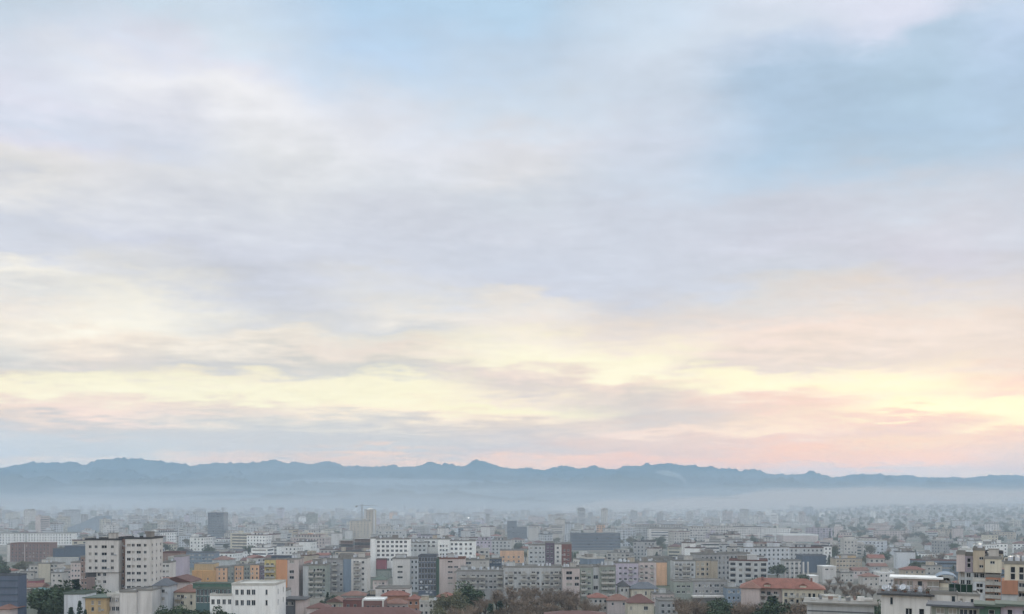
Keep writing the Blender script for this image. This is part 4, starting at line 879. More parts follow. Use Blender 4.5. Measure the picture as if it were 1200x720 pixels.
q = b.wing(1140.2, 1154, 645.5, 'beige', depth=10, y0=0.6, bot=671, cols=[1150], rows=[654.5, 664], ww=1.2, wh=0.9); b.clutter(q, 2)
q = b.wing(1154.2, 1173.5, 655, 'cream', depth=10, bot=671, cols=[1163], rows=[659], ww=1.3, wh=0.9); b.clutter(q, 5)
b.wing(1155, 1175, 648.5, 'beige', depth=6, y0=11, bot=655, roofmat='dark')
b.wing(1124, 1173, 671.4, 'lightgrey', depth=8, y0=2.0, cols=[1128, 1135, 1144, 1151, 1160, 1168], rows=[674.5, 683, 692], ww=1.2, wh=1.4, roof=None)
b.wing(1140.5, 1154.5, 682, 'bluewhite', depth=5, y0=-4.5, cols=[1148], rows=[686.5, 693], ww=1.8, wh=1.2, roofmat='pale', blind=0)
b.wing(1155, 1172.8, 676.5, 'terracotta', depth=5, y0=-4, cols=[1160, 1167.5], rows=[681.5, 689.5, 697], ww=[2.0, 1.2], wh=1.3, balc=[(0, 2.6), (1, 2.2)])
b = Bld(AB, 'cream and orange-brick apartment building with open balconies at the right edge', 'apartment building', 1190, 225, yaw=-math.atan(590 / F), mark='the orange-brick building at the right edge')
q = b.wing(1177, 1225, 661.5, 'cream', depth=10, y0=1.2, bot=681, cols=[1187, 1197, 1208], rows=[668, 676], ww=1.1, wh=1.6, roofmat='conc'); b.clutter(q, 6)
b.wing(1173.5, 1193, 681, 'terracotta', depth=10, y0=0, bot=697, roof=None); b.wing(1173.8, 1193, 697.3, 'lightgrey', depth=10, y0=0.4, roof=None)
b.wing(1193.4, 1225, 681, 'offwhite', depth=10, y0=1.4, cols=[1197.5, 1206, 1215], rows=[687, 698.5], ww=1.4, wh=1.7, roof=None, balc=[(0, 2.0), (1, 2.0)])

# a bright floodlight seen over the haze
b = Bld('floodlight', 'tiny bright white floodlight on a thin pole in the hazy centre distance', 'floodlight', 549, 1500)
z = b.lz(607); mb = MB(); mb.cyl(0, 0, 0, z - 0.8, 0.4, 0.25, 8); b.part('pole', mb, STEEL)
LAMP = bpy.data.materials.new('lamp_glow'); LAMP.use_nodes = True; LAMP.node_tree.nodes['Principled BSDF'].inputs['Emission Color'].default_value = (1, 1, 0.95, 1); LAMP.node_tree.nodes['Principled BSDF'].inputs['Emission Strength'].default_value = 3.0
mb = MB(); mb.box(-1.0, 1.0, -0.4, 0.4, z - 0.8, z + 0.5); b.part('lamp_head', mb, LAMP)

for (xa, xc, top, d, m_, rf, rm, t) in (
    (478, 491, 703, 400, 'terracotta', 'hip', 'tile', 'small rust-coloured house with a tiled roof below the dark blue glass block'),
    (491.5, 513, 706, 380, 'offwhite', 'flat', 'pale', 'pale cubic house with a flat roof beside the olive brown trees of the centre grove'),
    (452, 476, 708, 385, 'pinkwhite', 'hip', 'tilebrown', 'pinkish low house with a brown roof right of the white-framed maroon house'),
    (383, 401, 706, 395, 'beige', 'gable', 'tilebrown', 'beige low house with a brown gable roof left of the maroon-roofed house'),
    (430, 442, 699, 430, 'greengrey', 'flat', 'dark', 'grey-green flat house behind the white-framed maroon house'),
    (400, 428, 698.5, 440, 'offwhite', 'hip', 'tilebrown', 'pale house with a brown roof under the right strip of the grey block'),
    (512, 534, 700, 440, 'beige', 'hip', 'tile', 'beige house under a tiled roof half hidden by the olive brown trees'),
    (23, 41, 697.5, 415, 'greengrey', 'flat', 'conc', 'long grey low house behind the grey-green roofed shed'),
    (22, 48, 688.5, 470, 'beige', 'gable', 'tilebrown', 'beige gabled house between the teal-roofed hall and the raspberry red house'),
    (60, 72, 672, 540, 'offwhite', 'flat', 'conc', 'off-white flat house below and right of the cream yellow apartment house'),
    (72, 84, 668, 560, 'pinkwhite', 'flat', 'conc', 'pinkish flat house left of the dusty pink house'),
    (24, 40, 671, 560, 'offwhite', 'flat', 'conc', 'off-white flat house left of the cream yellow apartment house'),
    (690, 712, 701, 405, 'offwhite', 'hip', 'tile', 'off-white house with a tiled roof under the stair shaft block'),
    (766, 790, 697, 430, 'pinkwhite', 'flat', 'conc', 'pinkish flat house right of the beige shuttered house'),
    (985, 1000, 672, 560, 'offwhite', 'flat', 'conc', 'off-white flat house below the wide tan building'),
    (1000, 1018, 669, 590, 'pinkwhite', 'gable', 'tilebrown', 'pinkish gabled house below and right of the wide tan building'),
    (1012, 1030, 676, 520, 'offwhite', 'hip', 'tilebrown', 'off-white house with a brown hip roof left of the cream rooftop penthouses'),
    (1030, 1048, 672, 540, 'white', 'flat', 'white', 'white flat house rising behind the satellite dishes'),
    (1060, 1084, 668, 560, 'beige', 'hip', 'tile', 'beige house with a tiled roof behind the white-roofed penthouse'),
    (1086, 1104, 664, 580, 'offwhite', 'flat', 'conc', 'off-white flat house behind the arched awning'),
    (1020, 1040, 664, 610, 'lightgrey', 'gable', 'tilebrown', 'light grey gabled house on the slope right of the wide tan building'),
    (852, 868, 690, 430, 'bluegrey', 'flat', 'conc', 'blue-grey flat house between the row of dark windows and the red-tiled residence')):
    b = Bld('house', t, 'house', (xa + xc) / 2, d)
    q = b.wing(xa, xc, top, m_, depth=8, roof=rf, roofmat=rm, rise=1.9, fl=3.0, n=max(2, int((xc - xa) / 5)), ww=1.1, wh=1.3)
    if rf == 'flat': b.clutter(q, 2)

for px, top, d, t in ((770, 606, 1500, 'thin steel mast standing in the mist right of the big dark slate slab'), (738, 603, 1900, 'faint thin mast farther off in the mist above the big dark slate slab'), (541, 603, 1600, 'thin steel mast just left of the bright white floodlight')):
    b = Bld('radio_mast', t, 'mast', px, d); z = b.lz(top)
    for q, (z0_, z1_, r_) in enumerate(((0, z * 0.5, 0.55), (z * 0.5, z * 0.8, 0.4), (z * 0.8, z, 0.22))):
        mb = MB(); mb.cyl(0, 0, z0_, z1_, r_, r_ * 0.8, 6); b.part('mast_section', mb, RAIL)
    mb = MB(); mb.cyl(0, 0, z * 0.8, z * 0.8 + 0.6, 1.3, seg=8); b.part('antenna_ring', mb, RAIL)


# ------------------------------------------------------------------ trees
def leaf_crown(kind, seed):
    """Crown as many leaf clumps spread through its volume (unit: metres, base at 0)."""
    r = random.Random(seed); mb = MB()
    def leaf(c, s):
        d = Vector((r.gauss(0, 1), r.gauss(0, 1), r.gauss(0, 1))).normalized(); u = d.orthogonal().normalized(); w = d.cross(u)
        a = r.uniform(0, PI); p = u*math.cos(a) + w*math.sin(a); q = d.cross(p); s1, s2 = s*r.uniform(0.7, 1.2), s*r.uniform(0.4, 0.8)
        mb.quad(tuple(c - p*s1), tuple(c - q*s2), tuple(c + p*s1), tuple(c + q*s2))
    if kind == 'conifer':
        h = 12.0
        for k in range(17):
            z = 1.5 + k * 0.64; rad = 2.3 * (1 - (z / (h + 1.0))) ** 0.8 * r.uniform(0.75, 1.15)
            for i in range(7):
                a = r.uniform(0, 2*PI); c = Vector((rad*0.75*math.cos(a), rad*0.75*math.sin(a), z - 0.1*rad))
                for _ in range(11): leaf(c + Vector((r.gauss(0, rad*0.28), r.gauss(0, rad*0.28), r.gauss(0, 0.22))), 0.3)
        return mb
    if kind == 'cypress':
        for k in range(420):
            z = r.uniform(0.8, 12.0); rad = 1.15 * min(1, (12.4 - z) / 6.0) ** 0.8 * min(1, z / 2)
            a = r.uniform(0, 2*PI); q = math.sqrt(r.random()); leaf(Vector((rad*q*math.cos(a), rad*q*math.sin(a), z)), 0.38)
        return mb
    lobes = []
    for k in range(26):
        d = Vector((r.gauss(0, 1), r.gauss(0, 1), r.gauss(0, 0.8))).normalized() * r.uniform(0.35, 1.0)
        lobes.append((Vector((d.x*3.4, d.y*3.4, 6.6 + d.z*2.9)), r.uniform(0.8, 1.7)))
    for c, s in lobes:
        for _ in range(60):
            d = Vector((r.gauss(0, 1), r.gauss(0, 1), r.gauss(0, 1))).normalized() * s * r.uniform(0.55, 1.05)
            leaf(c + d*1.0, 0.34 if kind == 'evergreen' else 0.28)
    return mb
def bare_tree(seed):
    r = random.Random(seed); t, c = MB(), MB()
    t.tube((0, 0, -0.3), (0.1, 0, 3.0), 0.28, 0.2, 7)
    def twig(p, q, w):
        d = (q - p).normalized(); u = d.orthogonal().normalized(); v = d.cross(u); a = r.uniform(0, PI); s = (u*math.cos(a) + v*math.sin(a))*w; s2 = (v*math.cos(a) - u*math.sin(a))*w
        c.quad(tuple(p - s), tuple(p + s), tuple(q + s*0.4), tuple(q - s*0.4)); c.quad(tuple(p - s2), tuple(p + s2), tuple(q + s2*0.4), tuple(q - s2*0.4))
    for k in range(9):
        a = 2*PI*k/9 + r.uniform(-0.3, 0.3); b0 = Vector((0.1, 0, r.uniform(2.2, 3.1))); e = b0 + Vector((math.cos(a)*r.uniform(0.9, 2.4), math.sin(a)*r.uniform(0.9, 2.4), r.uniform(2.4, 4.2)))
        t.tube(b0, e, 0.13, 0.06, 5)
        for _ in range(7):
            p = b0.lerp(e, r.uniform(0.4, 1.0)); q = p + Vector((r.gauss(0, 1.1), r.gauss(0, 1.1), r.uniform(0.3, 2.4))); twig(p, q, 0.055)
            for _ in range(9):
                p2 = p.lerp(q, r.uniform(0.3, 1.0)); q2 = p2 + Vector((r.gauss(0, 0.7), r.gauss(0, 0.7), r.uniform(0.0, 1.3))); twig(p2, q2, 0.04)
    return t, c
TREES = {}
for kind in ('evergreen', 'olive', 'conifer', 'cypress', 'bare'):
    TREES[kind] = []
    for s in range(3):
        if kind == 'bare': t, c = bare_tree(40 + s); TREES[kind].append((t.mesh('trunk', BARK), c.mesh('crown', LEAF['bare'])))
        else:
            c = leaf_crown(kind, 70 + s); t = MB(); t.tube((0, 0, -0.3), (0, 0, 5.5 if kind in ('evergreen', 'olive') else 9.0), 0.26, 0.08, 7)
            if kind in ('evergreen', 'olive'):
                rr = random.Random(s)
                for k in range(5): a = 2*PI*k/5; t.tube((0, 0, 2.8 + 0.3*k), (2.2*math.cos(a), 2.2*math.sin(a), 5.6 + 0.4*k), 0.12, 0.04, 5)
            TREES[kind].append((t.mesh('trunk', BARK), c.mesh('crown', LEAF['conifer' if kind in ('conifer', 'cypress') else kind])))
TH = {'evergreen': 10.2, 'olive': 10.2, 'conifer': 12.4, 'cypress': 12.4, 'bare': 8.6}
TNAME = {'evergreen': 'tree', 'olive': 'tree', 'conifer': 'conifer', 'cypress': 'cypress', 'bare': 'bare_tree'}
def plant(px, top, d, kind, label, group=None, wide=1.0):
    x, y = wx(px, d), d; gz = ground_h(x, y); h = max(3.0, wz(top, d) - gz); s = h / TH[kind]
    r = empty(TNAME[kind], (x, y, gz), rnd.uniform(0, 6.28)); s2 = s if kind in ('cypress',) else min(s, 1.25) if wide == 1.0 else s
    r.scale = (s2*wide, s2*wide, s)
    tag(r, label, {'conifer': 'conifer', 'cypress': 'cypress'}.get(kind, 'tree'), group)
    t, c = TREES[kind][rnd.randrange(3)]
    link('trunk', t, r); link('crown', c, r); return r

for px, top, d, kind, t, w in (
    (55, 684, 362, 'evergreen', 'dark broad tree, leftmost of the dark clump before the tall white block', 1.3), (66, 681, 366, 'evergreen', 'dark broad tree, second from left in the dark clump before the tall white block', 1.3),
    (78, 683, 362, 'evergreen', 'dark broad tree in the middle of the dark clump above the ochre tan house', 1.3), (89, 678, 368, 'conifer', 'dark pointed conifer rising out of the dark clump by the narrow red-brown building', 1.6),
    (97, 685, 360, 'evergreen', 'dark broad tree under the overhanging left tower of the tall white block', 1.2), (108, 687, 358, 'evergreen', 'dark round tree above the flat green roof of the ochre tan house', 1.1), (122, 690, 356, 'evergreen', 'dark low tree touching the front of the tall white block', 1.0), (132, 692, 357, 'olive', 'grey-green small tree at the foot of the tall white block', 0.9),
    (58, 698, 345, 'evergreen', 'dark full tree beside the pale blue-grey end wall', 1.2), (68, 700, 342, 'evergreen', 'dark tree against the pale blue-grey end wall, lower than its neighbour', 1.0),
    (47.5, 703, 345, 'cypress', 'slim black-green cypress left of the pale blue-grey end wall', 1.1), (93.5, 703, 326, 'cypress', 'slim pointed cypress before the edge of the ochre tan house', 1.2), (83, 711, 326, 'conifer', 'short pointed conifer before the pale blue-grey end wall', 1.2), (100, 714, 324, 'conifer', 'low conifer before the ochre tan front', 1.0),
    (196, 710, 335, 'evergreen', 'dark green tree, leftmost before the cream house with the brown hip roof', 1.2), (208, 709, 336, 'evergreen', 'dark green tree directly before the cream house with the brown hip roof', 1.2), (222, 710, 333, 'evergreen', 'dark green tree under the cream wall of the brown-roofed house', 1.2), (236, 712, 331, 'evergreen', 'dark green tree before the teal glass wing', 1.2), (262, 711, 325, 'evergreen', 'round dark tree before the white window row of the modern white building', 1.1), (273, 715, 326, 'evergreen', 'small dark tree before the corner of the modern white building', 1.0),
    (384, 694, 440, 'conifer', 'teal-green conifer at the foot of the stacked balconies', 1.8), (392, 696, 436, 'evergreen', 'dark teal-green tree before the grey block with a blank centre', 1.0), (378, 703, 420, 'evergreen', 'dull green tree below the stacked balconies', 1.0), (417, 696, 455, 'evergreen', 'small green tree below the right strip of the grey block', 1.0), (447, 674, 555, 'evergreen', 'dark green tree left of the white building with strip windows', 1.5),
    (519, 697, 372, 'olive', 'olive brown tree left in the centre grove', 1.2), (531, 690, 376, 'olive', 'olive brown tree under the pinkish white building', 1.2), (548, 681, 392, 'evergreen', 'dark green tree, tallest of the centre grove', 1.2), (556, 690, 388, 'evergreen', 'dark green tree leaning out of the tallest centre tree', 1.1),
    (540, 703, 362, 'olive', 'olive brown tree low in the centre grove before the tallest one', 1.2), (515, 709, 355, 'olive', 'olive tree next to the maroon ridge roof', 1.1),
    (575, 707, 350, 'conifer', 'teal dark conifer low in the centre grove', 1.7), (586, 704, 352, 'conifer', 'teal dark conifer with a round top in the centre grove', 1.9),
    (828, 704, 352, 'evergreen', 'deep green tree, left one of the big group under the white awning', 1.2), (838, 701, 358, 'evergreen', 'deep green tree in the middle under the white awning', 1.2), (850, 703, 354, 'evergreen', 'deep green tree right of the middle under the white awning', 1.2), (860, 706, 350, 'evergreen', 'deep green tree beside the bare trees left of the red-tiled residence', 1.2), (841, 711, 338, 'evergreen', 'deep green tree lowest in front under the white awning', 1.2),
    (905, 698, 330, 'conifer', 'dark green conifer before the red-tiled residence', 2.2), (912, 701, 327, 'evergreen', 'dark green tree before the corner of the red-tiled residence', 1.1), (897, 706, 322, 'evergreen', 'green tree before the pinkish wing of the red-tiled residence', 1.1),
    (972, 694, 430, 'evergreen', 'dull blue-green tree behind the small beige outbuilding', 1.3), (990, 698, 400, 'evergreen', 'dark green tree behind the pale concrete slab roof', 1.2), (1010, 696, 410, 'evergreen', 'blue-green tree behind the vents of the pale concrete slab roof', 1.2),
    (1024, 703, 330, 'evergreen', 'dark tree between the pale slab roof and the cream rooftop', 1.0)):
    plant(px, top, d, kind, t, None, w)
    SCR.append((px - 9*w*380/d*0.8, px + 9*w*380/d*0.8, top + 2, d, 740))
k = 0
for px, top, d in [(582, 692, 400), (600, 688, 410), (658, 689, 410), (670, 691, 400), (622, 686, 415), (645, 705, 366), (668, 705, 366), (588, 713, 345), (612, 714, 345), (655, 715, 345), (675, 713, 350), (690, 710, 355), (968, 684, 480), (975, 695, 430), (988, 686, 480), (1000, 688, 460), (1010, 684, 490), (982, 676, 540), (972, 679, 520), (595, 696, 385), (606, 700, 378), (616, 693, 395), (628, 697, 390), (640, 690, 400), (651, 694, 395), (662, 696, 388), (674, 699, 384), (686, 702, 378), (698, 706, 372), (603, 708, 360), (618, 707, 362), (634, 706, 362), (650, 707, 360), (568, 698, 372), (560, 708, 352), (622, 714, 345), (600, 716, 343), (545, 712, 345), (530, 713, 345), (640, 700, 380), (612, 702, 376),
                   (798, 703, 352), (808, 700, 358), (818, 706, 346), (803, 711, 340), (870, 705, 345), (880, 702, 350), (888, 708, 340), (876, 711, 332), (925, 709, 325), (935, 707, 328), (948, 709, 325), (960, 711, 322),
                   (985, 680, 520), (996, 682, 500), (1005, 684, 480), (1015, 687, 470), (1022, 690, 460), (978, 686, 480), (992, 690, 450), (1003, 692, 440), (965, 690, 450), (1013, 679, 530)]:
    g = 'bare trees of the grove before the long grey buildings' if px < 710 else 'bare trees between the dark green groups' if px < 970 else 'bare trees behind the pale concrete slab roof'
    plant(px, top, d, 'bare', {'bare trees of the grove before the long grey buildings': 'leafless brown tree in the grove before the long grey buildings', 'bare trees between the dark green groups': 'leafless brown tree around the dark green groups and the red-tiled residence', 'bare trees behind the pale concrete slab roof': 'leafless purplish brown tree behind the pale concrete slab roof'}[g], g, 1.25)
    SCR.append((px - 8, px + 8, top + 6, d, 740))

# ------------------------------------------------------------------ the rest of the city: candidates on a street grid, the largest in view as things, the rest as one far mass
RW, RH = 1200, 130                               # rows 590..720
def vis_counts(items, step):
    """How many pixels of each rectangle (px0, px1, top, d, bottom, id) are in view."""
    buf = np.full((RH, RW), -1, np.int32)
    for it in sorted(items, key=lambda q: -q[3]):
        a, c, t, bt = int(round(it[0])), int(round(it[1])), int(round(it[2] - 590)), int(round(it[4] - 590))
        a, c, t, bt = max(0, a), min(RW, max(c, a + 1)), max(0, t), min(RH, bt)
        if a < c and t < bt: buf[t:bt, a:c] = it[5]
    ids, n = np.unique(buf, return_counts=True); return dict(zip(ids.tolist(), n.tolist()))
cr = random.Random(2024)
cand = []
PAL = (['white'] * 4 + ['offwhite'] * 5 + ['lightgrey'] * 4 + ['grey'] * 3 + ['bluewhite'] * 3 + ['pinkwhite'] * 3 + ['beige'] * 1 + ['cream'] * 2 + ['lilac'] * 1 + ['greengrey'] * 1 + ['bluegrey'] * 1 + ['concrete', 'peach', 'brightwhite', 'brightwhite', 'brightwhite', 'offwhite'])
y = 415.0
while y < 5200:
    sp = 21 + y * 0.0085
    x = -0.60 * y - 30 + cr.uniform(0, sp)
    while x < 0.60 * y + 30:
        yy = y + cr.uniform(-0.35, 0.35) * sp; xx = x + cr.uniform(-0.2, 0.2) * sp; x += sp * cr.uniform(0.8, 1.5)
        zone = mnoise.noise(Vector((xx * 0.0022, yy * 0.0022, 3.0)))
        green = mnoise.noise(Vector((xx * 0.003, yy * 0.003, 9.0)))
        px = CX + xx / yy * F; gz = ground_h(xx, yy)
        right = px > 950
        if cr.random() < (0.27 + (0.35 if green > 0.22 else 0) + (0.42 if right and y > 1000 else 0.2 if right else 0)):
            h = cr.uniform(7, 14); kind = cr.choice(['evergreen', 'evergreen', 'olive', 'bare', 'conifer']); w = cr.uniform(6, 10)
            cand.append(dict(t='tree', x=xx, y=yy, gz=gz, h=h, w=w, kind=kind)); continue
        zh = mnoise.cell(Vector((xx / 170.0, yy / 210.0, 1.0))); zr = random.Random(int(zh * 1e6))
        zcol, zyaw = zr.choice([p for p in PAL if p not in ('peach', 'concrete')]), zr.choice([-24, -12, 0, 8, 20, 30, 66])
        fl = cr.choice([2, 2, 3, 3, 4, 5, 5, 6]) if zone > -0.1 else cr.choice([1, 2, 2, 3, 3, 4])
        if right: fl = cr.choice([1, 2, 2, 3, 4, 5])
        if 0.0 < zone and cr.random() < 0.10 and not right: fl += cr.choice([2, 3, 4])
        if y > 1600 and fl > 5 and cr.random() < 0.5: fl += 2
        if y > 1500 and not right and cr.random() < 0.018: fl = cr.choice([9, 10, 12])
        elif y < 1000: fl = min(fl, 6)
        hh = fl * 3.05 + 0.6
        house = fl <= 3 and cr.random() < 0.55
        w = cr.uniform(9, 15) if house else cr.uniform(10, 20) if cr.random() < 0.8 else cr.uniform(20, 40)
        dp = cr.uniform(8, 12) if house else cr.uniform(10, 15)
        yaw = R(zyaw + cr.choice([0, 0, 0, 90]) * (0 if house else 1) + cr.uniform(-3, 3)) if cr.random() < 0.85 else R(cr.uniform(-45, 45))
        if not house and not right and zr.random() < 0.11: fl, w, dp = zr.choice([4, 5, 5, 6]), zr.uniform(28, 52), 11.5; hh = fl * 3.05 + 0.6; yaw = R(zr.choice([-14, 0, 10, 18])); zcol = zr.choice(['lightgrey', 'white', 'offwhite', 'bluewhite'])
        cand.append(dict(t='house' if house else 'apt', x=xx, y=yy, gz=gz, h=hh, fl=fl, w=w, dp=dp, yaw=yaw, col=zcol if cr.random() < 0.45 else cr.choice(PAL), roof=cr.choice(['tile', 'tilebrown', 'tilebrown', 'tile', 'dark', 'maroon']) if house else None))
    y += sp * 1.05
def rect(c):
    if c['t'] == 'tree': hw = c['w'] / 2; top = c['h']
    else:
        hw = (abs(math.cos(c['yaw'])) * c['w'] + abs(math.sin(c['yaw'])) * c['dp']) / 2; top = c['h'] + (2.0 if c['t'] == 'house' else 0.6)
    return (CX + (c['x'] - hw) / c['y'] * F, CX + (c['x'] + hw) / c['y'] * F, HZ + (H - c['gz'] - top) / c['y'] * F, c['y'])
# keep clear of what is placed by hand, in plan and in view
keep = []
for c in cand:
    a, q, t, d = rect(c); ok = True
    for (ha, hc, ht, hd, hb) in SCR:
        if q > ha and a < hc:
            if abs(d - hd) < 17 + (c['dp'] if c['t'] != 'tree' else 3) * 0.8: ok = False; break
            if d < hd and hd < 2600:            # would stand in front of it: only allowed low down
                lim = min(ht + (0.85 if hd > 900 else 0.55) * (HZ + H * F / hd - ht), HZ + H * F / hd - 1, ht + 34)
                if hb < 735: lim = 736
                if t < lim: ok = False; break
    if ok: c['r'] = (a, q, t, d); keep.append(c)
items = [(*c['r'], 740, i) for i, c in enumerate(keep)] + [(a, q, t, d, b_, -5) for (a, q, t, d, b_) in SCR]
seen = vis_counts(items, 1)
for i, c in enumerate(keep): c['seen'] = seen.get(i, 0)
order = sorted((c for c in keep if c['seen'] > 0), key=lambda c: -c['seen'])
own = {'tree': 220, 'apt': 280, 'house': 200}
mine, rest = [], []
for c in order:
    if own[c['t']] > 0 and c['seen'] >= 8: own[c['t']] -= 1; mine.append(c)
    else: rest.append(c)

# ---- labels that single each one out
CN = {'white': 'white', 'brightwhite': 'bright white', 'offwhite': 'off-white', 'bluewhite': 'cool white', 'cream': 'cream', 'beige': 'beige', 'tan': 'tan', 'pinkwhite': 'pinkish', 'lilac': 'lilac', 'grey': 'grey', 'lightgrey': 'light grey', 'darkgrey': 'dark grey', 'concrete': 'raw concrete', 'greengrey': 'green-grey', 'bluegrey': 'blue-grey', 'brick': 'brick-red', 'peach': 'peach', 'brown': 'brown'}
RN = {'tile': 'red tiled roof', 'tilebrown': 'brown tiled roof', 'dark': 'dark roof', 'maroon': 'maroon roof'}
TN = {'evergreen': 'dark green leafy tree', 'olive': 'olive green tree', 'bare': 'leafless brown tree', 'conifer': 'dark pointed conifer'}
used = set()
def describe(c):
    a, q, t, d = c['r']
    if c['t'] == 'tree': return ('small ' if c['h'] < 8 else 'tall ' if c['h'] > 10.5 else '') + TN[c['kind']]
    size = ('wide ' if c['w'] > 28 else 'narrow ' if c['w'] < 14 else '') if c['t'] == 'apt' else ''
    if c['t'] == 'house': return f"{CN[c['col']]} house with {RN[c['roof']]}"
    return f"{size}{'low' if c['fl'] <= 3 else 'tall' if c['fl'] >= 7 else 'mid-height'} {CN[c['col']]} apartment block"
def place_words(c):
    a, q, t, d = c['r']; px, py = (a + q) / 2, t + 4
    ms = sorted(MARKS, key=lambda m: math.hypot(m[0] - px, (m[1] - py) * 1.8))
    for m in ms[:6]:
        dx, dy = px - m[0], py - m[1]
        if abs(dx) < 14: w = 'above' if dy < 0 else 'below'
        elif abs(dy) < 5: w = ('just ' if abs(dx) < 40 else 'well ') + ('right of' if dx > 0 else 'left of')
        else: w = ('above and ' if dy < 0 else 'below and ') + ('right of' if dx > 0 else 'left of')
        yield f'{w} {m[2]}'
left = []
for c in mine:
    base = describe(c)
    for pw in place_words(c):
        lab = f'{base} {pw}'
        if len(lab.replace('-', ' ').split()) <= 16 and lab not in used: used.add(lab); c['label'] = lab; break
    else: left.append(c)
def fits(s): return len(s.split()) <= 16
for c in left:                                   # look-alikes by the same landmark: told apart by order
    base = describe(c); c['label'] = None
    for pw in place_words(c):
      if c['label']: break
      for o in ('second', 'third', 'fourth', 'fifth', 'sixth', 'seventh', 'eighth', 'ninth', 'tenth', 'eleventh', 'twelfth'):
        lab = f'{o} largest {base} {pw}'
        if not fits(lab): lab = f'{o} largest {base.replace(" apartment", "")} {pw}'
        if fits(lab) and lab not in used: used.add(lab); c['label'] = lab; break

# ---- building them
GLF = mat('far_glass', (52,58,66), rough=0.3, stain=0, spec=0.4)
def far_body(c, seed):
    """Body of a city building with its window grid as part of the one mesh."""
    r = random.Random(seed); w, dp, h, fl = c['w'], c['dp'], c['h'], c['fl']; mb = MB(); rec = 0.3
    style = r.choice(['punched', 'punched', 'band', 'loggia'])
    fh = (h - 0.5) / fl
    for O, U, Nn, L_ in (((-w/2, -dp/2), (1, 0), (0, -1), w), ((w/2, -dp/2), (0, 1), (1, 0), dp), ((w/2, dp/2), (-1, 0), (0, 1), w), ((-w/2, dp/2), (0, -1), (-1, 0), dp)):
        n = max(2, int(L_ / r.uniform(2.8, 3.6))); holes = []
        blank = L_ < 14 and r.random() < 0.45
        for f in range(fl):
            if blank: continue
            zc = fh * (f + 0.55)
            if style == 'band': holes.append((L_/2, zc, L_ * 0.86, fh * 0.42))
            else:
                for k in range(n):
                    if r.random() < 0.08: continue
                    ww = (L_ / n) * (0.68 if style == 'loggia' and k % 2 == 0 else 0.42); holes.append((L_ * (k + 0.5) / n, zc, ww, fh * (0.6 if style == 'loggia' and k % 2 == 0 else 0.48)))
        facade(mb, O, U, Nn, L_, -0.5, h, holes, rec)
        for (cc, z, a, b_) in holes:
            P = lambda u, zz: (O[0] + U[0]*u - Nn[0]*rec, O[1] + U[1]*u - Nn[1]*rec, zz)
            mb.quad(P(cc-a/2, z-b_/2), P(cc+a/2, z-b_/2), P(cc+a/2, z+b_/2), P(cc-a/2, z+b_/2), 1 if r.random() < 0.62 else 2 if r.random() < 0.6 else 3)
        if style == 'loggia' and not blank and abs(Nn[1]) == 1:
            for f in range(fl):
                z = fh * f + 0.1
                for k in range(0, n, 2):
                    u = L_ * (k + 0.5) / n; ww = L_ / n * 0.8
                    p = [(O[0] + U[0]*(u+s*ww/2) + Nn[0]*o, O[1] + U[1]*(u+s*ww/2) + Nn[1]*o) for s, o in ((-1, 0.01), (1, 1.1))]
                    mb.box(min(p[0][0], p[1][0]), max(p[0][0], p[1][0]), min(p[0][1], p[1][1]), max(p[0][1], p[1][1]), z, z + 1.0, 0)
    mb.quad((-w/2, -dp/2, h), (w/2, -dp/2, h), (w/2, dp/2, h), (-w/2, dp/2, h), 0)
    return mb
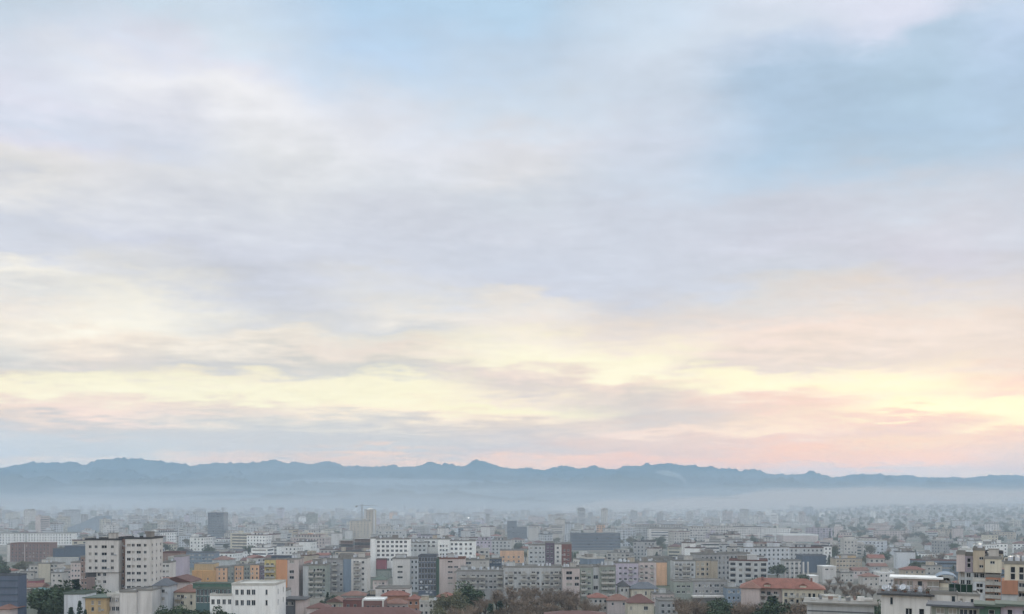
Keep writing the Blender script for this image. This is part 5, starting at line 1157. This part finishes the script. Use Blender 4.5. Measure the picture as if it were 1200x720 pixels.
for i, c in enumerate(mine):
    if c['t'] == 'tree':
        kind = c['kind']; s = c['h'] / TH[kind]; r = empty(TNAME[kind], (c['x'], c['y'], c['gz']), cr.uniform(0, 6.28)); r.scale = (s * 1.35, s * 1.35, s)
        t, cw = TREES[kind][i % 3]; link('trunk', t, r); link('crown', cw, r); tag(r, c['label'] or describe(c) + ' among the hazy roofs', {'conifer': 'conifer'}.get(kind, 'tree'), 'trees among the houses')
        continue
    r = empty('house' if c['t'] == 'house' else 'apartment_building', (c['x'], c['y'], c['gz']), c['yaw'])
    tag(r, c['label'] or describe(c) + ' in the crowd of roofs', 'house' if c['t'] == 'house' else 'apartment building', 'houses of the city' if c['t'] == 'house' else 'apartment buildings of the city')
    w, dp, h = c['w'], c['dp'], c['h']
    far_body(c, i).build('wall', [W[c['col']], GLF, GL[1], GL[2]], r)
    rb = MB()
    if c['t'] == 'house': rb.hip(-w/2, w/2, -dp/2, dp/2, h + 0.003, cr.uniform(1.6, 2.6), 0.5, gable=cr.random() < 0.35); rb.build('roof', RF[c['roof']], r)
    else:
        e, t = 0.15, 0.25; rb.box(-w/2-e, w/2+e, -dp/2-e, dp/2+e, h + 0.003, h + 0.15); z0, z1 = h + 0.15, h + cr.uniform(0.5, 1.0)
        rb.box(-w/2-e, w/2+e, -dp/2-e, -dp/2-e+t, z0, z1); rb.box(-w/2-e, w/2+e, dp/2+e-t, dp/2+e, z0, z1); rb.box(-w/2-e, -w/2-e+t, -dp/2-e+t, dp/2+e-t, z0, z1); rb.box(w/2+e-t, w/2+e, -dp/2-e+t, dp/2+e-t, z0, z1)
        rb.build('roof', RF[cr.choice(['conc', 'conc', 'pale', 'dark', 'maroon'])], r)
        if cr.random() < 0.35 and w > 11:          # a set-back attic storey
            ax0, ax1 = sorted((cr.uniform(-w/2 + 1, -w/8), cr.uniform(w/8, w/2 - 1))); sb = MB(); sb.box(ax0, ax1, -dp/2 + 2.2, dp/2 - 1.2, z0 + 0.004, z0 + 2.9, 0); sb.box(ax0 - 0.5, ax1 + 0.5, -dp/2 + 1.4, dp/2 - 0.8, z0 + 2.903, z0 + 3.1, 1)
            for q in range(int((ax1 - ax0) / 3)):
                xx = ax0 + (ax1 - ax0) * (q + 0.5) / max(1, int((ax1 - ax0) / 3)); sb.box(xx - 0.7, xx + 0.7, -dp/2 + 2.12, -dp/2 + 2.19, z0 + 0.5, z0 + 2.2, 2)
            sb.build('attic', [W[c['col']] if cr.random() < 0.6 else W['white'], RF[cr.choice(['conc', 'dark', 'tilebrown'])], GLF], r); zat = -dp/2 + 2.2
        for k in range(cr.choice([1, 1, 2, 3])):
            sx, sy, sh = cr.uniform(2.5, 6), cr.uniform(2.5, 4.5), cr.uniform(2.0, 3.2); px = -w/2 + 1 + sx/2 + (w - 2 - sx) * (k + cr.random()) / 3; py = cr.uniform(-dp/2 + sy/2 + 0.6, dp/2 - sy/2 - 0.6)
            sb = MB(); sb.box(px - sx/2, px + sx/2, py - sy/2, py + sy/2, z0 + 0.003, z0 + sh); sb.box(px - sx/2 - 0.2, px + sx/2 + 0.2, py - sy/2 - 0.2, py + sy/2 + 0.2, z0 + sh + 0.003, z0 + sh + 0.2)
            sb.build('stair_house', W[c['col']] if cr.random() < 0.5 else W['concrete'], r)
        for k in range(cr.choice([0, 1, 2, 3])):
            px, py = cr.uniform(-w/2 + 1, w/2 - 1), -dp/2 + 1.0; sb = MB()
            if cr.random() < 0.6: sb.cyl(px, py, z0 + 0.003, z0 + 1.9, 0.6, 0.55, 10); sb.build('water_tank', TANK, r)
            else: sb.cyl(px, py, z0 + 0.003, z0 + 4, 0.07, seg=5); sb.box(px - 0.8, px + 0.8, py - 0.05, py + 0.05, z0 + 3.3, z0 + 3.4); sb.build('antenna', STEEL, r)
# the far mass
names = sorted(set(PAL)); idx = {n: k for k, n in enumerate(names)}
fm = MB(); fmats = [W[n] for n in names] + [GLF, RF['tile'], RF['conc']]; G_, T_, C_ = len(names), len(names) + 1, len(names) + 2
tm = MB()
for c in rest:
    if c['t'] == 'tree':
        for _ in range(60):
            d = Vector((cr.gauss(0, 1), cr.gauss(0, 1), cr.gauss(0, 1))).normalized(); p = Vector((c['x'], c['y'], c['gz'] + c['h'] * 0.6)) + Vector((d.x * c['w'] * 0.5, d.y * c['w'] * 0.5, d.z * c['h'] * 0.38)) * cr.uniform(0.5, 1)
            u = Vector((cr.gauss(0, 1), cr.gauss(0, 1), cr.gauss(0, 1))).normalized(); v = u.orthogonal().normalized() * 1.5; q = u.cross(v).normalized() * 1.1
            tm.quad(tuple(p - v), tuple(p - q), tuple(p + v), tuple(p + q))
        continue
    k = idx[c['col']]; fl = c['fl']; fh = c['h'] / fl; z = c['gz'] - 1.0
    fm.rbox(c['x'], c['y'], c['w'], c['dp'], z, c['gz'] + c['h'], c['yaw'], k)
    cs, sn = math.cos(c['yaw']), math.sin(c['yaw'])
    fm.rbox(c['x'], c['y'], c['w'] + 0.3, c['dp'] + 0.3, c['gz'] + c['h'] + 0.01, c['gz'] + c['h'] + 0.7, c['yaw'], T_ if c['t'] == 'house' else C_)
    n = max(2, int(c['w'] / 3.6))
    for f in range(fl):
        zz = c['gz'] + fh * (f + 0.35)
        for side in (-1, 1):
            for b_ in range(n):
                if cr.random() < 0.15: continue
                u = -c['w']/2 + c['w'] * (b_ + 0.5) / n; v = side * (c['dp']/2 + 0.06)
                fm.rbox(c['x'] + cs*u - sn*v, c['y'] + sn*u + cs*v, c['w'] / n * 0.5, 0.1, zz, zz + fh * 0.45, c['yaw'], G_)
    if cr.random() < 0.5:
        u = cr.uniform(-0.3, 0.3) * c['w']; fm.rbox(c['x'] + cs*u, c['y'] + sn*u, cr.uniform(3, 6), 4, c['gz'] + c['h'] + 0.71, c['gz'] + c['h'] + 3.2, c['yaw'], k)
tag(fm.build('distant_city', fmats), kind='stuff')
tag(tm.build('distant_woods', LEAF['evergreen']), kind='stuff')
print('NOLAB', [describe(c) for c in mine if c['label'] is None])
print('LONG', [o['label'] for o in COL.objects if len(str(o.get('label', '')).split()) > 16])
print('CITY', len(cand), len(keep), len(mine), len(rest), 'unlabelled', sum(c['label'] is None for c in mine), 'last seen', [ (t, min([c['seen'] for c in mine if c['t'] == t] or [0]), sum(c['t']==t for c in mine)) for t in own ])
